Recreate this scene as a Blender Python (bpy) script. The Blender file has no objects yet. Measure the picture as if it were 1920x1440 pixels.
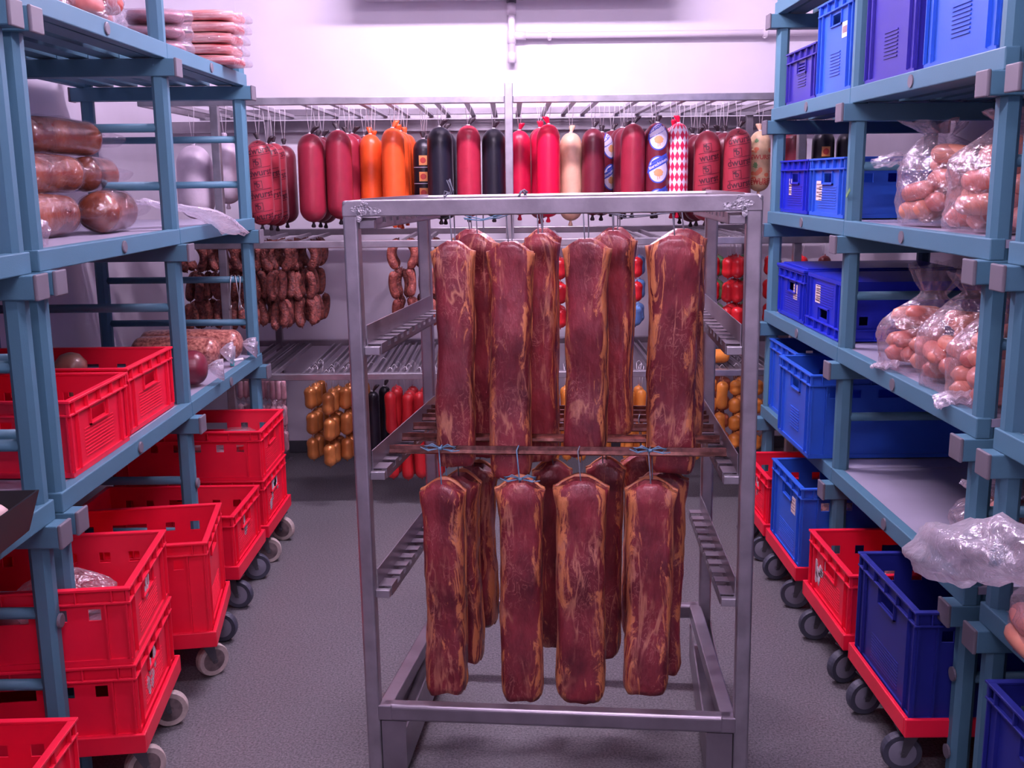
import bpy, bmesh, math, random
from mathutils import Vector, Matrix, noise as mnoise
random.seed(7)
PI = math.pi
SC = bpy.context.scene
COL = SC.collection
V = Vector

# ------------------------------------------------------------------ materials
def mat(name, col, rough=0.5, metal=0.0, spec=0.5, noise=0.0, nscale=20.0, bump=0.0, bscale=60.0,
        coat=0.0, sss=0.0, rvar=0.0, col2=None, stretch=None, trans=0.0):
    m = bpy.data.materials.new(name); m.use_nodes = True
    nt = m.node_tree; N = nt.nodes; L = nt.links
    b = N['Principled BSDF']
    b.inputs['Base Color'].default_value = (*col, 1)
    b.inputs['Roughness'].default_value = rough
    b.inputs['Metallic'].default_value = metal
    b.inputs['Specular IOR Level'].default_value = spec
    b.inputs['Coat Weight'].default_value = coat
    b.inputs['Coat Roughness'].default_value = 0.12
    if sss:
        b.inputs['Subsurface Weight'].default_value = sss
        b.inputs['Subsurface Scale'].default_value = 0.01
        b.inputs['Subsurface Radius'].default_value = (1, .35, .3)
    tc = N.new('ShaderNodeTexCoord')
    mp = N.new('ShaderNodeMapping')
    L.new(tc.outputs['Object'], mp.inputs['Vector'])
    oi = N.new('ShaderNodeObjectInfo')
    cm = N.new('ShaderNodeVectorMath'); cm.operation = 'SCALE'; cm.inputs[0].default_value = (17, 11, 5)
    L.new(oi.outputs['Random'], cm.inputs['Scale']); L.new(cm.outputs[0], mp.inputs['Location'])
    if stretch: mp.inputs['Scale'].default_value = stretch
    if noise or col2:
        n = N.new('ShaderNodeTexNoise'); n.inputs['Scale'].default_value = nscale; n.inputs['Detail'].default_value = 5
        L.new(mp.outputs[0], n.inputs['Vector'])
        r = N.new('ShaderNodeValToRGB')
        c2 = col2 if col2 else tuple(c * (1 - noise) for c in col)
        r.color_ramp.elements[0].color = (*c2, 1); r.color_ramp.elements[0].position = .35
        r.color_ramp.elements[1].color = (*[min(1, c * (1 + noise * .3)) for c in col], 1); r.color_ramp.elements[1].position = .65
        L.new(n.outputs['Fac'], r.inputs[0]); L.new(r.outputs[0], b.inputs['Base Color'])
        if rvar:
            mr = N.new('ShaderNodeMapRange'); mr.inputs[3].default_value = rough - rvar; mr.inputs[4].default_value = rough + rvar
            L.new(n.outputs['Fac'], mr.inputs[0]); L.new(mr.outputs[0], b.inputs['Roughness'])
    if bump:
        n2 = N.new('ShaderNodeTexNoise'); n2.inputs['Scale'].default_value = bscale; n2.inputs['Detail'].default_value = 4
        L.new(mp.outputs[0], n2.inputs['Vector'])
        bp = N.new('ShaderNodeBump'); bp.inputs['Strength'].default_value = bump; bp.inputs['Distance'].default_value = .01
        L.new(n2.outputs['Fac'], bp.inputs['Height']); L.new(bp.outputs[0], b.inputs['Normal'])
    return m

M = {}
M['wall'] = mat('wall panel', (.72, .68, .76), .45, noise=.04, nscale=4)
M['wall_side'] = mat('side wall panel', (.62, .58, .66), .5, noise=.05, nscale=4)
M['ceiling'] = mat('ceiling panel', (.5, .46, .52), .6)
M['cove'] = mat('dark cove', (.06, .06, .075), .6)
M['shelf'] = mat('blue polymer', (.074, .188, .26), .5, spec=.35, bump=.05, bscale=300)
M['cap'] = mat('grey cap', (.15, .135, .165), .6)
M['panel'] = mat('shelf plate', (.36, .34, .44), .38, noise=.08, nscale=6)
M['steel'] = mat('brushed steel', (.46, .44, .48), .36, metal=.85, noise=.22, nscale=14, bump=.04, bscale=90, rvar=.08)
M['steel_dull'] = mat('dull steel', (.30, .27, .31), .34, metal=.7, noise=.2, nscale=9, rvar=.08)
M['weld'] = mat('weld seam', (.55, .54, .58), .3, metal=.9, bump=.5, bscale=120)
M['rod'] = mat('smoke stained rod', (.27, .115, .095), .2, metal=.85, noise=.5, nscale=60, coat=.3)
M['red'] = mat('red crate plastic', (.85, .008, .045), .42, noise=.1, nscale=5, bump=.03, bscale=200)
M['blue'] = mat('blue crate plastic', (.022, .115, .62), .42, noise=.1, nscale=5, bump=.03, bscale=200)
M['darkblue'] = mat('dark blue crate plastic', (.013, .02, .22), .45, noise=.1, nscale=5)
M['cobalt'] = mat('cobalt crate plastic', (.01, .025, .5), .42, noise=.1, nscale=5)
M['violet'] = mat('violet blue crate plastic', (.03, .022, .3), .42, noise=.1, nscale=5)
M['black'] = mat('black plastic', (.008, .008, .01), .4)
M['cream_tire'] = mat('cream tyre', (.5, .42, .38), .6, noise=.3, nscale=30)
M['grey_tire'] = mat('dark grey tyre', (.05, .055, .08), .55)
M['hub'] = mat('grey hub', (.2, .2, .25), .5)
M['brown_hub'] = mat('brown hub', (.16, .12, .12), .6, noise=.4, nscale=40)
M['dark_zinc'] = mat('dark fork metal', (.1, .1, .115), .5, metal=.5)
M['zinc'] = mat('zinc', (.5, .5, .52), .35, metal=.9)
M['string'] = mat('white string', (.75, .7, .75), .8)
M['bluestring'] = mat('blue grey string', (.13, .27, .4), .7)
M['greystring'] = mat('grey string', (.16, .17, .21), .7)
M['paper'] = mat('paper label', (.75, .62, .6), .7)
M['white'] = mat('white label', (.8, .76, .8), .6)
M['wornpaper'] = mat('torn paper', (.7, .62, .66), .8, noise=.4, nscale=60)
M['faded_ink'] = mat('faded ink', (.3, .2, .22), .7)
M['ink'] = mat('dark ink', (.05, .04, .06), .7)
M['pipe'] = mat('white pipe', (.72, .66, .74), .35)
M['pipe_dark'] = mat('dark hose coupling', (.09, .08, .11), .4)
M['darktip'] = mat('dark casing tip', (.025, .012, .02), .5)
def casing(n, c, rough=.34, **k): M[n] = mat(n + ' casing', c, rough, noise=.1, nscale=25, bump=.05, bscale=150, **k)
casing('maroon', (.29, .018, .04)); casing('darkmaroon', (.15, .014, .028)); casing('crimson', (.56, .008, .05))
casing('hotred', (.82, .006, .055)); casing('redmaroon', (.42, .02, .05)); casing('orange', (.88, .1, .02))
casing('black_c', (.012, .011, .02)); casing('tan', (.78, .47, .31)); casing('printred', (.36, .035, .055))
casing('whitec', (.68, .58, .68)); casing('gold', (.55, .2, .055), .28, metal=.35); casing('redfrank', (.52, .016, .022), .4)
casing('yelloworange', (.78, .27, .045), .4); casing('redmini', (.58, .018, .025), .25); casing('bluemini', (.14, .3, .62), .3)
casing('greenmini', (.16, .33, .14), .35); M['faded_red'] = mat('faded red print', (.72, .2, .1), .45)
casing('liver', (.36, .1, .05)); casing('brownmini', (.2, .03, .03))
M['dried'] = mat('dried sausage', (.26, .06, .042), .6, col2=(.085, .02, .02), nscale=70, bump=.8, bscale=110)
M['driedlight'] = mat('lighter dried sausage', (.42, .11, .075), .55, col2=(.18, .035, .03), nscale=60, bump=.6, bscale=110)
M['frank'] = mat('pink frankfurter', (.76, .33, .22), .38, col2=(.62, .22, .15), nscale=14, sss=.15, coat=.3)
M['frank2'] = mat('rosy frankfurter', (.72, .28, .22), .38, col2=(.58, .18, .15), nscale=14, sss=.15, coat=.3)
M['bigham'] = mat('smoked ham sausage', (.31, .085, .035), .26, col2=(.11, .022, .015), nscale=9, coat=.5)
M['salami'] = mat('coarse salami', (.56, .23, .17), .35, col2=(.17, .03, .028), nscale=80, coat=.5, bump=.2, bscale=60)
M['bacon'] = mat('bacon', (.95, .6, .55), .35, col2=(.5, .05, .055), nscale=26, stretch=(.25, .25, 3.5), coat=.3)
M['packed'] = mat('vacuum packed pink sausage', (.55, .3, .34), .35, col2=(.4, .17, .2), nscale=18, coat=.3)
M['mush'] = mat('pale mushroom', (.62, .42, .4), .5)
M['ball'] = mat('brown netted ham', (.3, .16, .12), .35, noise=.3, nscale=30, coat=.4)
M['redlink'] = mat('red smoked link', (.55, .09, .06), .35, col2=(.38, .05, .04), nscale=12, coat=.4)
M['pinklink'] = mat('pink link', (.65, .22, .2), .35, col2=(.5, .12, .1), nscale=12, coat=.4)
M['fat'] = mat('smoked fat', (.62, .22, .085), .45, col2=(.33, .075, .035), nscale=22, stretch=(1, 1, .35), bump=.3, bscale=70)
M['blue_label'] = mat('blue label', (.05, .09, .5), .4); M['label_white'] = mat('label white', (.75, .7, .85), .4)
M['label_tan'] = mat('label tan', (.7, .36, .16), .45); M['label_orange'] = mat('label orange', (.8, .34, .12), .45)
M['label_red'] = mat('label red', (.55, .06, .05), .45); M['label_lightblue'] = mat('label light blue', (.1, .3, .75), .4)
M['print_dark'] = mat('dark print', (.07, .008, .018), .45)
M['teal'] = mat('teal clip', (.05, .4, .4), .4)

# meat with marbling
def meat_mat():
    m = bpy.data.materials.new('smoked pork'); m.use_nodes = True
    nt = m.node_tree; N = nt.nodes; L = nt.links; b = N['Principled BSDF']
    tc = N.new('ShaderNodeTexCoord'); oi = N.new('ShaderNodeObjectInfo')
    cm = N.new('ShaderNodeVectorMath'); cm.operation = 'SCALE'; cm.inputs[0].default_value = (31, 17, 9)
    L.new(oi.outputs['Random'], cm.inputs['Scale'])
    def nz(scale, st, detail=6, dist=0.0, rough=.6):
        mp = N.new('ShaderNodeMapping'); mp.inputs['Scale'].default_value = st
        L.new(tc.outputs['Object'], mp.inputs['Vector']); L.new(cm.outputs[0], mp.inputs['Location'])
        n = N.new('ShaderNodeTexNoise'); n.inputs['Scale'].default_value = scale; n.inputs['Detail'].default_value = detail
        n.inputs['Distortion'].default_value = dist; n.inputs['Roughness'].default_value = rough
        L.new(mp.outputs[0], n.inputs['Vector']); return n
    def ramp(src, pts):
        r = N.new('ShaderNodeValToRGB'); e = r.color_ramp.elements
        e[0].position, e[0].color = pts[0][0], (*pts[0][1], 1); e[1].position, e[1].color = pts[1][0], (*pts[1][1], 1)
        for p, c in pts[2:]:
            k = e.new(p); k.color = (*c, 1)
        L.new(src, r.inputs[0]); return r
    base = ramp(nz(14, (1, 1, .5), 8).outputs['Fac'], [(.32, (.115, .011, .02)), (.68, (.30, .033, .046))])
    def mix(a, c, fac, col=None):
        x = N.new('ShaderNodeMix'); x.data_type = 'RGBA'
        L.new(fac, x.inputs[0]); L.new(a, x.inputs[6])
        if col: x.inputs[7].default_value = (*col, 1)
        else: L.new(c, x.inputs[7])
        return x.outputs[2]
    def mth(op, a, bb):
        n = N.new('ShaderNodeMath'); n.operation = op
        for i, q in enumerate((a, bb)):
            if isinstance(q, (int, float)): n.inputs[i].default_value = q
            elif q is not None: L.new(q, n.inputs[i])
        return n.outputs[0]
    sx = N.new('ShaderNodeSeparateXYZ'); L.new(tc.outputs['Object'], sx.inputs[0])
    side = mth('MULTIPLY', mth('SUBTRACT', mth('ABSOLUTE', sx.outputs[0], None), .027), 4.5)      # fat lies towards the two long edges
    side = mth('MINIMUM', mth('MAXIMUM', side, -.05), .10)
    seam = mth('ADD', nz(17, (1.5, 1.5, .33), 9, 1.6, .72).outputs['Fac'], side)
    s1 = ramp(seam, [(.57, (0, 0, 0)), (.625, (.88, .88, .88))])
    c = mix(base.outputs[0], None, s1.outputs[0], (.7, .25, .095))
    # long thin seams
    def vein(scale, st, dist, wd, k, col, c):
        a = mth('ABSOLUTE', mth('SUBTRACT', nz(scale, st, 4, dist).outputs['Fac'], .5), None)
        brk = ramp(nz(9, (1, 1, .6), 3).outputs['Fac'], [(.46, (0, 0, 0)), (.6, (k, k, k))])
        r = ramp(a, [(0, (1, 1, 1)), (wd, (0, 0, 0))])
        return mix(c, None, mth('MULTIPLY', r.outputs[0], brk.outputs[0]), col)
    c = vein(9, (1.2, 1.2, .22), .7, .024, .95, (.55, .22, .13), c)
    c = vein(30, (1, 1, .6), 1.5, .024, .75, (.46, .17, .13), c)
    s3 = ramp(nz(150, (1, 1, .25), 3).outputs['Fac'], [(.66, (0, 0, 0)), (.76, (.22, .22, .22))])
    c = mix(c, None, s3.outputs[0], (.42, .14, .12))
    L.new(c, b.inputs['Base Color'])
    b.inputs['Roughness'].default_value = .45; b.inputs['Coat Weight'].default_value = .25; b.inputs['Coat Roughness'].default_value = .25
    n4 = nz(38, (1, 1, .45), 4)
    bp = N.new('ShaderNodeBump'); bp.inputs['Strength'].default_value = .5; bp.inputs['Distance'].default_value = .012
    L.new(n4.outputs['Fac'], bp.inputs['Height']); L.new(bp.outputs[0], b.inputs['Normal'])
    return m
M['meat'] = meat_mat()

def film_mat(name, clear=.72, tint=(.86, .8, .88), gl=.55, hi=1.6):
    m = bpy.data.materials.new(name); m.use_nodes = True
    nt = m.node_tree; N = nt.nodes; L = nt.links; N.remove(N['Principled BSDF'])
    o = N['Material Output']
    t = N.new('ShaderNodeBsdfTransparent'); t.inputs[0].default_value = (.97, .95, .97, 1)
    g = N.new('ShaderNodeBsdfGlossy'); g.inputs['Roughness'].default_value = .16; g.inputs[0].default_value = (.95, .92, .97, 1)
    d = N.new('ShaderNodeBsdfDiffuse'); d.inputs[0].default_value = (*tint, 1)
    tr = N.new('ShaderNodeBsdfTranslucent'); tr.inputs[0].default_value = (*tint, 1)
    a0 = N.new('ShaderNodeMixShader'); L.new(d.outputs[0], a0.inputs[1]); L.new(tr.outputs[0], a0.inputs[2]); a0.inputs[0].default_value = .5
    a = N.new('ShaderNodeMixShader'); a.inputs[0].default_value = gl; L.new(a0.outputs[0], a.inputs[1]); L.new(g.outputs[0], a.inputs[2])
    lw = N.new('ShaderNodeLayerWeight'); lw.inputs[0].default_value = .35
    tc = N.new('ShaderNodeTexCoord'); nz = N.new('ShaderNodeTexNoise'); nz.inputs['Scale'].default_value = 22; nz.inputs['Detail'].default_value = 4
    nz.inputs['Distortion'].default_value = 1.5
    L.new(tc.outputs['Object'], nz.inputs['Vector'])
    bp = N.new('ShaderNodeBump'); bp.inputs['Strength'].default_value = .8; bp.inputs['Distance'].default_value = .02
    L.new(nz.outputs['Fac'], bp.inputs['Height'])
    L.new(bp.outputs[0], g.inputs['Normal']); L.new(bp.outputs[0], lw.inputs['Normal'])
    mr = N.new('ShaderNodeMapRange'); mr.inputs[3].default_value = 1 - clear; mr.inputs[4].default_value = min(1, hi - clear)
    L.new(lw.outputs['Facing'], mr.inputs[0])
    x = N.new('ShaderNodeMixShader'); L.new(mr.outputs[0], x.inputs[0]); L.new(t.outputs[0], x.inputs[1]); L.new(a.outputs[0], x.inputs[2])
    L.new(x.outputs[0], o.inputs['Surface'])
    return m
M['film'] = film_mat('clear film', .9, gl=.7, hi=1.5)
M['film_milky'] = film_mat('milky film', .62, gl=.4)
M['film_thin'] = film_mat('tight film', .98, gl=.95, hi=1.2)

def diamond_mat():
    m = bpy.data.materials.new('red and white diamond casing'); m.use_nodes = True
    nt = m.node_tree; N = nt.nodes; L = nt.links; b = N['Principled BSDF']
    tc = N.new('ShaderNodeTexCoord'); s = N.new('ShaderNodeSeparateXYZ'); L.new(tc.outputs['Object'], s.inputs[0])
    def mth(op, a, bb=None):
        n = N.new('ShaderNodeMath'); n.operation = op
        for i, q in enumerate((a, bb)):
            if q is None: continue
            if isinstance(q, (int, float)): n.inputs[i].default_value = q
            else: L.new(q, n.inputs[i])
        return n.outputs[0]
    ang = mth('MULTIPLY', mth('ARCTAN2', s.outputs[0], s.outputs[1]), 13 / (2 * PI))
    z = mth('MULTIPLY', s.outputs[2], 1 / .046)
    p = mth('FLOOR', mth('ADD', ang, z)); q = mth('FLOOR', mth('SUBTRACT', ang, z))
    par = mth('PINGPONG', mth('ADD', p, q), 1)
    mx = N.new('ShaderNodeMix'); mx.data_type = 'RGBA'; L.new(par, mx.inputs[0])
    mx.inputs[6].default_value = (.85, .75, .85, 1); mx.inputs[7].default_value = (.7, .02, .09, 1)
    L.new(mx.outputs[2], b.inputs['Base Color']); b.inputs['Roughness'].default_value = .35
    return m
M['diamond'] = diamond_mat()
M['tanprint'] = mat('tan casing with red pattern', (.75, .5, .3), .4, col2=(.7, .25, .12), nscale=28)
M['tanplain'] = mat('tan print casing', (.72, .5, .3), .4, noise=.2, nscale=30)

def floor_mat():
    m = mat('grey safety floor', (.15, .145, .16), .5, bump=.05, bscale=420)
    nt = m.node_tree; N = nt.nodes; L = nt.links; b = N['Principled BSDF']
    tc = N.new('ShaderNodeTexCoord')
    n = N.new('ShaderNodeTexNoise'); n.inputs['Scale'].default_value = 150; n.inputs['Detail'].default_value = 6; n.inputs['Roughness'].default_value = .8
    L.new(tc.outputs['Object'], n.inputs['Vector'])
    r = N.new('ShaderNodeValToRGB'); e = r.color_ramp.elements
    e[0].position = .36; e[0].color = (.028, .028, .033, 1); e[1].position = .64; e[1].color = (.27, .26, .275, 1)
    n2 = N.new('ShaderNodeTexNoise'); n2.inputs['Scale'].default_value = 1.6; L.new(tc.outputs['Object'], n2.inputs['Vector'])
    mx = N.new('ShaderNodeMix'); mx.data_type = 'RGBA'; mx.blend_type = 'MULTIPLY'; mx.inputs[0].default_value = .35
    L.new(n.outputs['Fac'], r.inputs[0]); L.new(r.outputs[0], mx.inputs[6]); L.new(n2.outputs['Fac'], mx.inputs[7])
    L.new(mx.outputs[2], b.inputs['Base Color'])
    return m
M['floor'] = floor_mat()

# ------------------------------------------------------------------ mesh helpers
class MB:
    def __init__(s): s.bm = bmesh.new()
    def quad(s, *p):
        return s.bm.faces.new([s.bm.verts.new(q) for q in p])
    def box(s, a, b, rot=None, piv=None):
        x0, y0, z0 = a; x1, y1, z1 = b
        P = [V(p) for p in ((x0, y0, z0), (x1, y0, z0), (x1, y1, z0), (x0, y1, z0), (x0, y0, z1), (x1, y0, z1), (x1, y1, z1), (x0, y1, z1))]
        if rot:
            pv = V(piv) if piv else sum(P, V()) / 8
            P = [rot @ (p - pv) + pv for p in P]
        v = [s.bm.verts.new(p) for p in P]
        for f in ((3, 2, 1, 0), (4, 5, 6, 7), (0, 1, 5, 4), (1, 2, 6, 5), (2, 3, 7, 6), (3, 0, 4, 7)):
            s.bm.faces.new([v[i] for i in f])
        return s
    def prism(s, poly, z0, z1, axis='z'):
        def c(p, t):
            if axis == 'z': return V((p[0], p[1], t))
            if axis == 'x': return V((t, p[0], p[1]))
            return V((p[0], t, p[1]))
        a = [s.bm.verts.new(c(p, z0)) for p in poly]; b = [s.bm.verts.new(c(p, z1)) for p in poly]
        n = len(poly)
        s.bm.faces.new(a[::-1]); s.bm.faces.new(b)
        for i in range(n): s.bm.faces.new((a[i], a[(i + 1) % n], b[(i + 1) % n], b[i]))
        return s
    def tube(s, pts, r, seg=8, cap=True):
        pts = [V(p) for p in pts]; n = len(pts)
        rr = r if isinstance(r, (list, tuple)) else [r] * n
        rings = []; up = None
        for i, p in enumerate(pts):
            t = (pts[min(i + 1, n - 1)] - pts[max(i - 1, 0)])
            t = t.normalized() if t.length > 1e-9 else V((0, 0, 1))
            if up is None: up = V((0, 0, 1)) if abs(t.z) < .9 else V((1, 0, 0))
            a = t.cross(up)
            if a.length < 1e-6: a = t.orthogonal()
            a.normalize(); b = a.cross(t).normalized(); up = b
            rings.append([s.bm.verts.new(p + (a * math.cos(2 * PI * k / seg) + b * math.sin(2 * PI * k / seg)) * rr[i]) for k in range(seg)])
        for i in range(n - 1):
            for k in range(seg):
                s.bm.faces.new((rings[i][k], rings[i][(k + 1) % seg], rings[i + 1][(k + 1) % seg], rings[i + 1][k]))
        if cap:
            s.bm.faces.new(rings[0][::-1]); s.bm.faces.new(rings[-1])
        return s
    def lathe(s, prof, seg=24, c=(0, 0, 0), wob=0.0, axis='z'):
        rings = []
        for r, z in prof:
            ring = []
            for k in range(seg):
                a = 2 * PI * k / seg
                q = r * (1 + wob * mnoise.noise(V((math.cos(a) * 1.5 + c[0] * 9, math.sin(a) * 1.5 + c[1] * 7, z * 9)))) 
                x, y = q * math.cos(a), q * math.sin(a)
                p = (x, y, z) if axis == 'z' else ((z, x, y) if axis == 'x' else (x, z, y))
                ring.append(s.bm.verts.new((p[0] + c[0], p[1] + c[1], p[2] + c[2])))
            rings.append(ring)
        fl = axis == 'y'
        for i in range(len(rings) - 1):
            for k in range(seg):
                q = (rings[i][k], rings[i][(k + 1) % seg], rings[i + 1][(k + 1) % seg], rings[i + 1][k])
                s.bm.faces.new(q[::-1] if fl else q)
        s.bm.faces.new(rings[0] if fl else rings[0][::-1]); s.bm.faces.new(rings[-1][::-1] if fl else rings[-1])
        return s
    def wall(s, o, u, v, n, us, vs, holes, t):
        """slab in the u,v plane, thickness t along n, rectangular holes (u0,u1,v0,v1)"""
        o, u, v, n = V(o), V(u), V(v), V(n)
        U = sorted(set([us[0], us[1]] + [h[0] for h in holes] + [h[1] for h in holes]))
        W = sorted(set([vs[0], vs[1]] + [h[2] for h in holes] + [h[3] for h in holes]))
        def solid(i, j):
            if i < 0 or j < 0 or i >= len(U) - 1 or j >= len(W) - 1: return False
            cu, cv = (U[i] + U[i + 1]) / 2, (W[j] + W[j + 1]) / 2
            return not any(h[0] < cu < h[1] and h[2] < cv < h[3] for h in holes)
        P = lambda a, b, k: o + u * a + v * b + n * k
        for i in range(len(U) - 1):
            for j in range(len(W) - 1):
                if not solid(i, j): continue
                a0, a1, b0, b1 = U[i], U[i + 1], W[j], W[j + 1]
                s.quad(P(a0, b0, t), P(a1, b0, t), P(a1, b1, t), P(a0, b1, t))
                s.quad(P(a0, b1, 0), P(a1, b1, 0), P(a1, b0, 0), P(a0, b0, 0))
                if not solid(i - 1, j): s.quad(P(a0, b0, 0), P(a0, b0, t), P(a0, b1, t), P(a0, b1, 0))
                if not solid(i + 1, j): s.quad(P(a1, b0, t), P(a1, b0, 0), P(a1, b1, 0), P(a1, b1, t))
                if not solid(i, j - 1): s.quad(P(a0, b0, 0), P(a1, b0, 0), P(a1, b0, t), P(a0, b0, t))
                if not solid(i, j + 1): s.quad(P(a0, b1, t), P(a1, b1, t), P(a1, b1, 0), P(a0, b1, 0))
        return s
    def build(s, name, m, parent=None, smooth=False, bevel=0.0, bseg=2, weld=True, loc=None):
        if weld: bmesh.ops.remove_doubles(s.bm, verts=s.bm.verts, dist=1e-5)
        bmesh.ops.recalc_face_normals(s.bm, faces=s.bm.faces)
        me = bpy.data.meshes.new(name); s.bm.to_mesh(me); s.bm.free()
        me.materials.append(M[m] if isinstance(m, str) else m)
        if smooth:
            for p in me.polygons: p.use_smooth = True
        o = bpy.data.objects.new(name, me); COL.objects.link(o)
        if parent: o.parent = parent
        if loc: o.location = loc
        if bevel:
            b = o.modifiers.new('bevel', 'BEVEL'); b.width = bevel; b.segments = bseg; b.limit_method = 'ANGLE'; b.angle_limit = .7
        return o

def tag(o, label, cat, group=None, kind=None):
    o['label'] = label; o['category'] = cat
    if group: o['group'] = group
    if kind: o['kind'] = kind
    return o
def thing(name, label, cat, loc=(0, 0, 0), rotz=0.0, group=None, rot=None):
    o = bpy.data.objects.new(name, None); COL.objects.link(o)
    o.location = loc; o.rotation_euler = rot if rot else (0, 0, rotz); o.empty_display_size = .05
    return tag(o, label, cat, group)
def dup(root, loc=None, rotz=None, label=None, group=None):
    def cp(o, par):
        c = o.copy(); COL.objects.link(c)
        if par: c.parent = par
        for ch in o.children: cp(ch, c)
        return c
    r = cp(root, None)
    if loc is not None: r.location = loc
    if rotz is not None: r.rotation_euler = (0, 0, rotz)
    if label: r['label'] = label
    if group: r['group'] = group
    return r
def struct(mb, name, m, label=None, cat=None, **k):
    o = mb.build(name, m, **k); o['kind'] = 'structure'
    o['label'] = label; o['category'] = cat
    return o
def text_mesh(body, size, extrude=0.0):
    cu = bpy.data.curves.new('t', 'FONT'); cu.body = body; cu.size = size; cu.align_x = 'CENTER'; cu.align_y = 'CENTER'; cu.extrude = extrude; cu.offset = size * .022
    cu.resolution_u = 3
    o = bpy.data.objects.new('t', cu); COL.objects.link(o)
    dg = bpy.context.evaluated_depsgraph_get(); me = bpy.data.meshes.new_from_object(o.evaluated_get(dg))
    bpy.data.objects.remove(o); bpy.data.curves.remove(cu)
    bm = bmesh.new(); bm.from_mesh(me); bpy.data.meshes.remove(me)
    return bm
ORD = ['front', 'second', 'third', 'fourth', 'fifth', 'sixth', 'seventh', 'eighth', 'ninth', 'tenth']

# ------------------------------------------------------------------ camera
f_px, pitch, yaw, roll = 1964.3, math.radians(11.054), math.radians(.0266), math.radians(.5885)
cd = bpy.data.cameras.new('camera'); cam = bpy.data.objects.new('camera', cd); COL.objects.link(cam)
cd.sensor_width = 36; cd.lens = 36 * f_px / 1920; cd.clip_start = .05
fw = V((math.sin(yaw) * math.cos(pitch), math.cos(yaw) * math.cos(pitch), -math.sin(pitch)))
rt = V((math.cos(yaw), -math.sin(yaw), 0)); dn = fw.cross(rt)
r2 = rt * math.cos(roll) + dn * math.sin(roll); d2 = fw.cross(r2)
R = Matrix((r2, -d2, -fw)).transposed().to_4x4()
cam.matrix_world = Matrix.Translation((0, 0, 1.53)) @ R
SC.camera = cam

# ------------------------------------------------------------------ room
XW, YB, YF, ZC = 1.87, 5.85, -1.6, 3.0
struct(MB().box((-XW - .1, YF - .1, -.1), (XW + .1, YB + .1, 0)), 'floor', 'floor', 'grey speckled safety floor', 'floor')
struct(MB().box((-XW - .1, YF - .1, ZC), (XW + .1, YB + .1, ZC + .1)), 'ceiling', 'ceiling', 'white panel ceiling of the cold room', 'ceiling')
# back wall with panel seams
mb = MB(); edges = [-XW - .1, -.79, -.37, .83, 1.28, XW + .1]
mb.box((-XW - .1, YB, 0), (XW + .1, YB + .1, ZC))
for x in (-.355, .86, -1.45): mb.box((x - .002, YB - .0015, 0), (x + .002, YB + .01, ZC))
struct(mb, 'wall_back', 'wall', 'white insulated panel wall behind the hanging racks', 'wall', weld=False)
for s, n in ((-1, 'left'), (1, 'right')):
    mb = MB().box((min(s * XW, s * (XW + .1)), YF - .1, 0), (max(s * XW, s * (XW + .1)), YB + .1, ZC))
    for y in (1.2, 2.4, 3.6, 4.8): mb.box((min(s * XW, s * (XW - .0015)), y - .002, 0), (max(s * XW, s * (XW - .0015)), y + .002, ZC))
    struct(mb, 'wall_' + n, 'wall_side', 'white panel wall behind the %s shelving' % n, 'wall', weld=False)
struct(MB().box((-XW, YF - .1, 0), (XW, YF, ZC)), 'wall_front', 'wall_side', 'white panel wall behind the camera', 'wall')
struct(MB().box((-XW, YB - .012, 0), (XW, YB, .07)), 'baseboard_back', 'cove', 'dark cove base along the back wall', 'baseboard', bevel=.004)

# evaporator hanging under the ceiling against the back wall (just above the picture)
ev = thing('evaporator', 'white evaporator unit under the ceiling at the back wall', 'cooler', (.025, 5.635, 2.46))
MB().box((-.78, -.215, 0), (.78, .213, .42)).build('housing', 'wall', ev, bevel=.01)
mb = MB()
for x in (-.45, .0, .45): mb.lathe([(.13, -.21), (.14, -.225), (.14, -.24), (.03, -.24)], 28, (x, 0, .22), axis='y')
mb.build('fan_grille', 'pipe_dark', ev)

# drain pipe
pp = thing('drain_pipe', 'white drain pipe running along the back wall to the right from a tee', 'pipe', (.02, 5.79, 2.15))
mb = MB(); mb.tube([(0, 0, -.01), (0, 0, .3)], .019, 14); mb.tube([(0, 0, -.012), (0, 0, .04)], .023, 14); mb.tube([(0, 0, .085), (0, 0, .15)], .023, 14); mb.tube([(0, 0, .23), (0, 0, .28)], .024, 14)
mb.build('riser', 'pipe', pp, smooth=True)
mb = MB(); mb.tube([(0, 0, .125), (1.84, 0, .128)], .017, 14); mb.tube([(.01, 0, .125), (.075, 0, .125)], .022, 14)
mb.build('horizontal_run', 'pipe', pp, smooth=True)
for x in (.19, 1.33):
    mb = MB(); mb.tube([(x, 0, .125), (x + .02, 0, .125)], .023, 14); mb.box((x + .004, 0, .12), (x + .016, .058, .13)); mb.tube([(x + .01, 0, .1), (x + .01, 0, .108)], .008, 8)
    mb.build('pipe_clip', 'pipe', pp, smooth=False)
mb = MB(); mb.tube([(0, 0, .29), (0, 0, .42), (-.01, -.01, .52)], [.026, .026, .02], 14); mb.build('hose_coupling', 'pipe_dark', pp, smooth=True)

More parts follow.
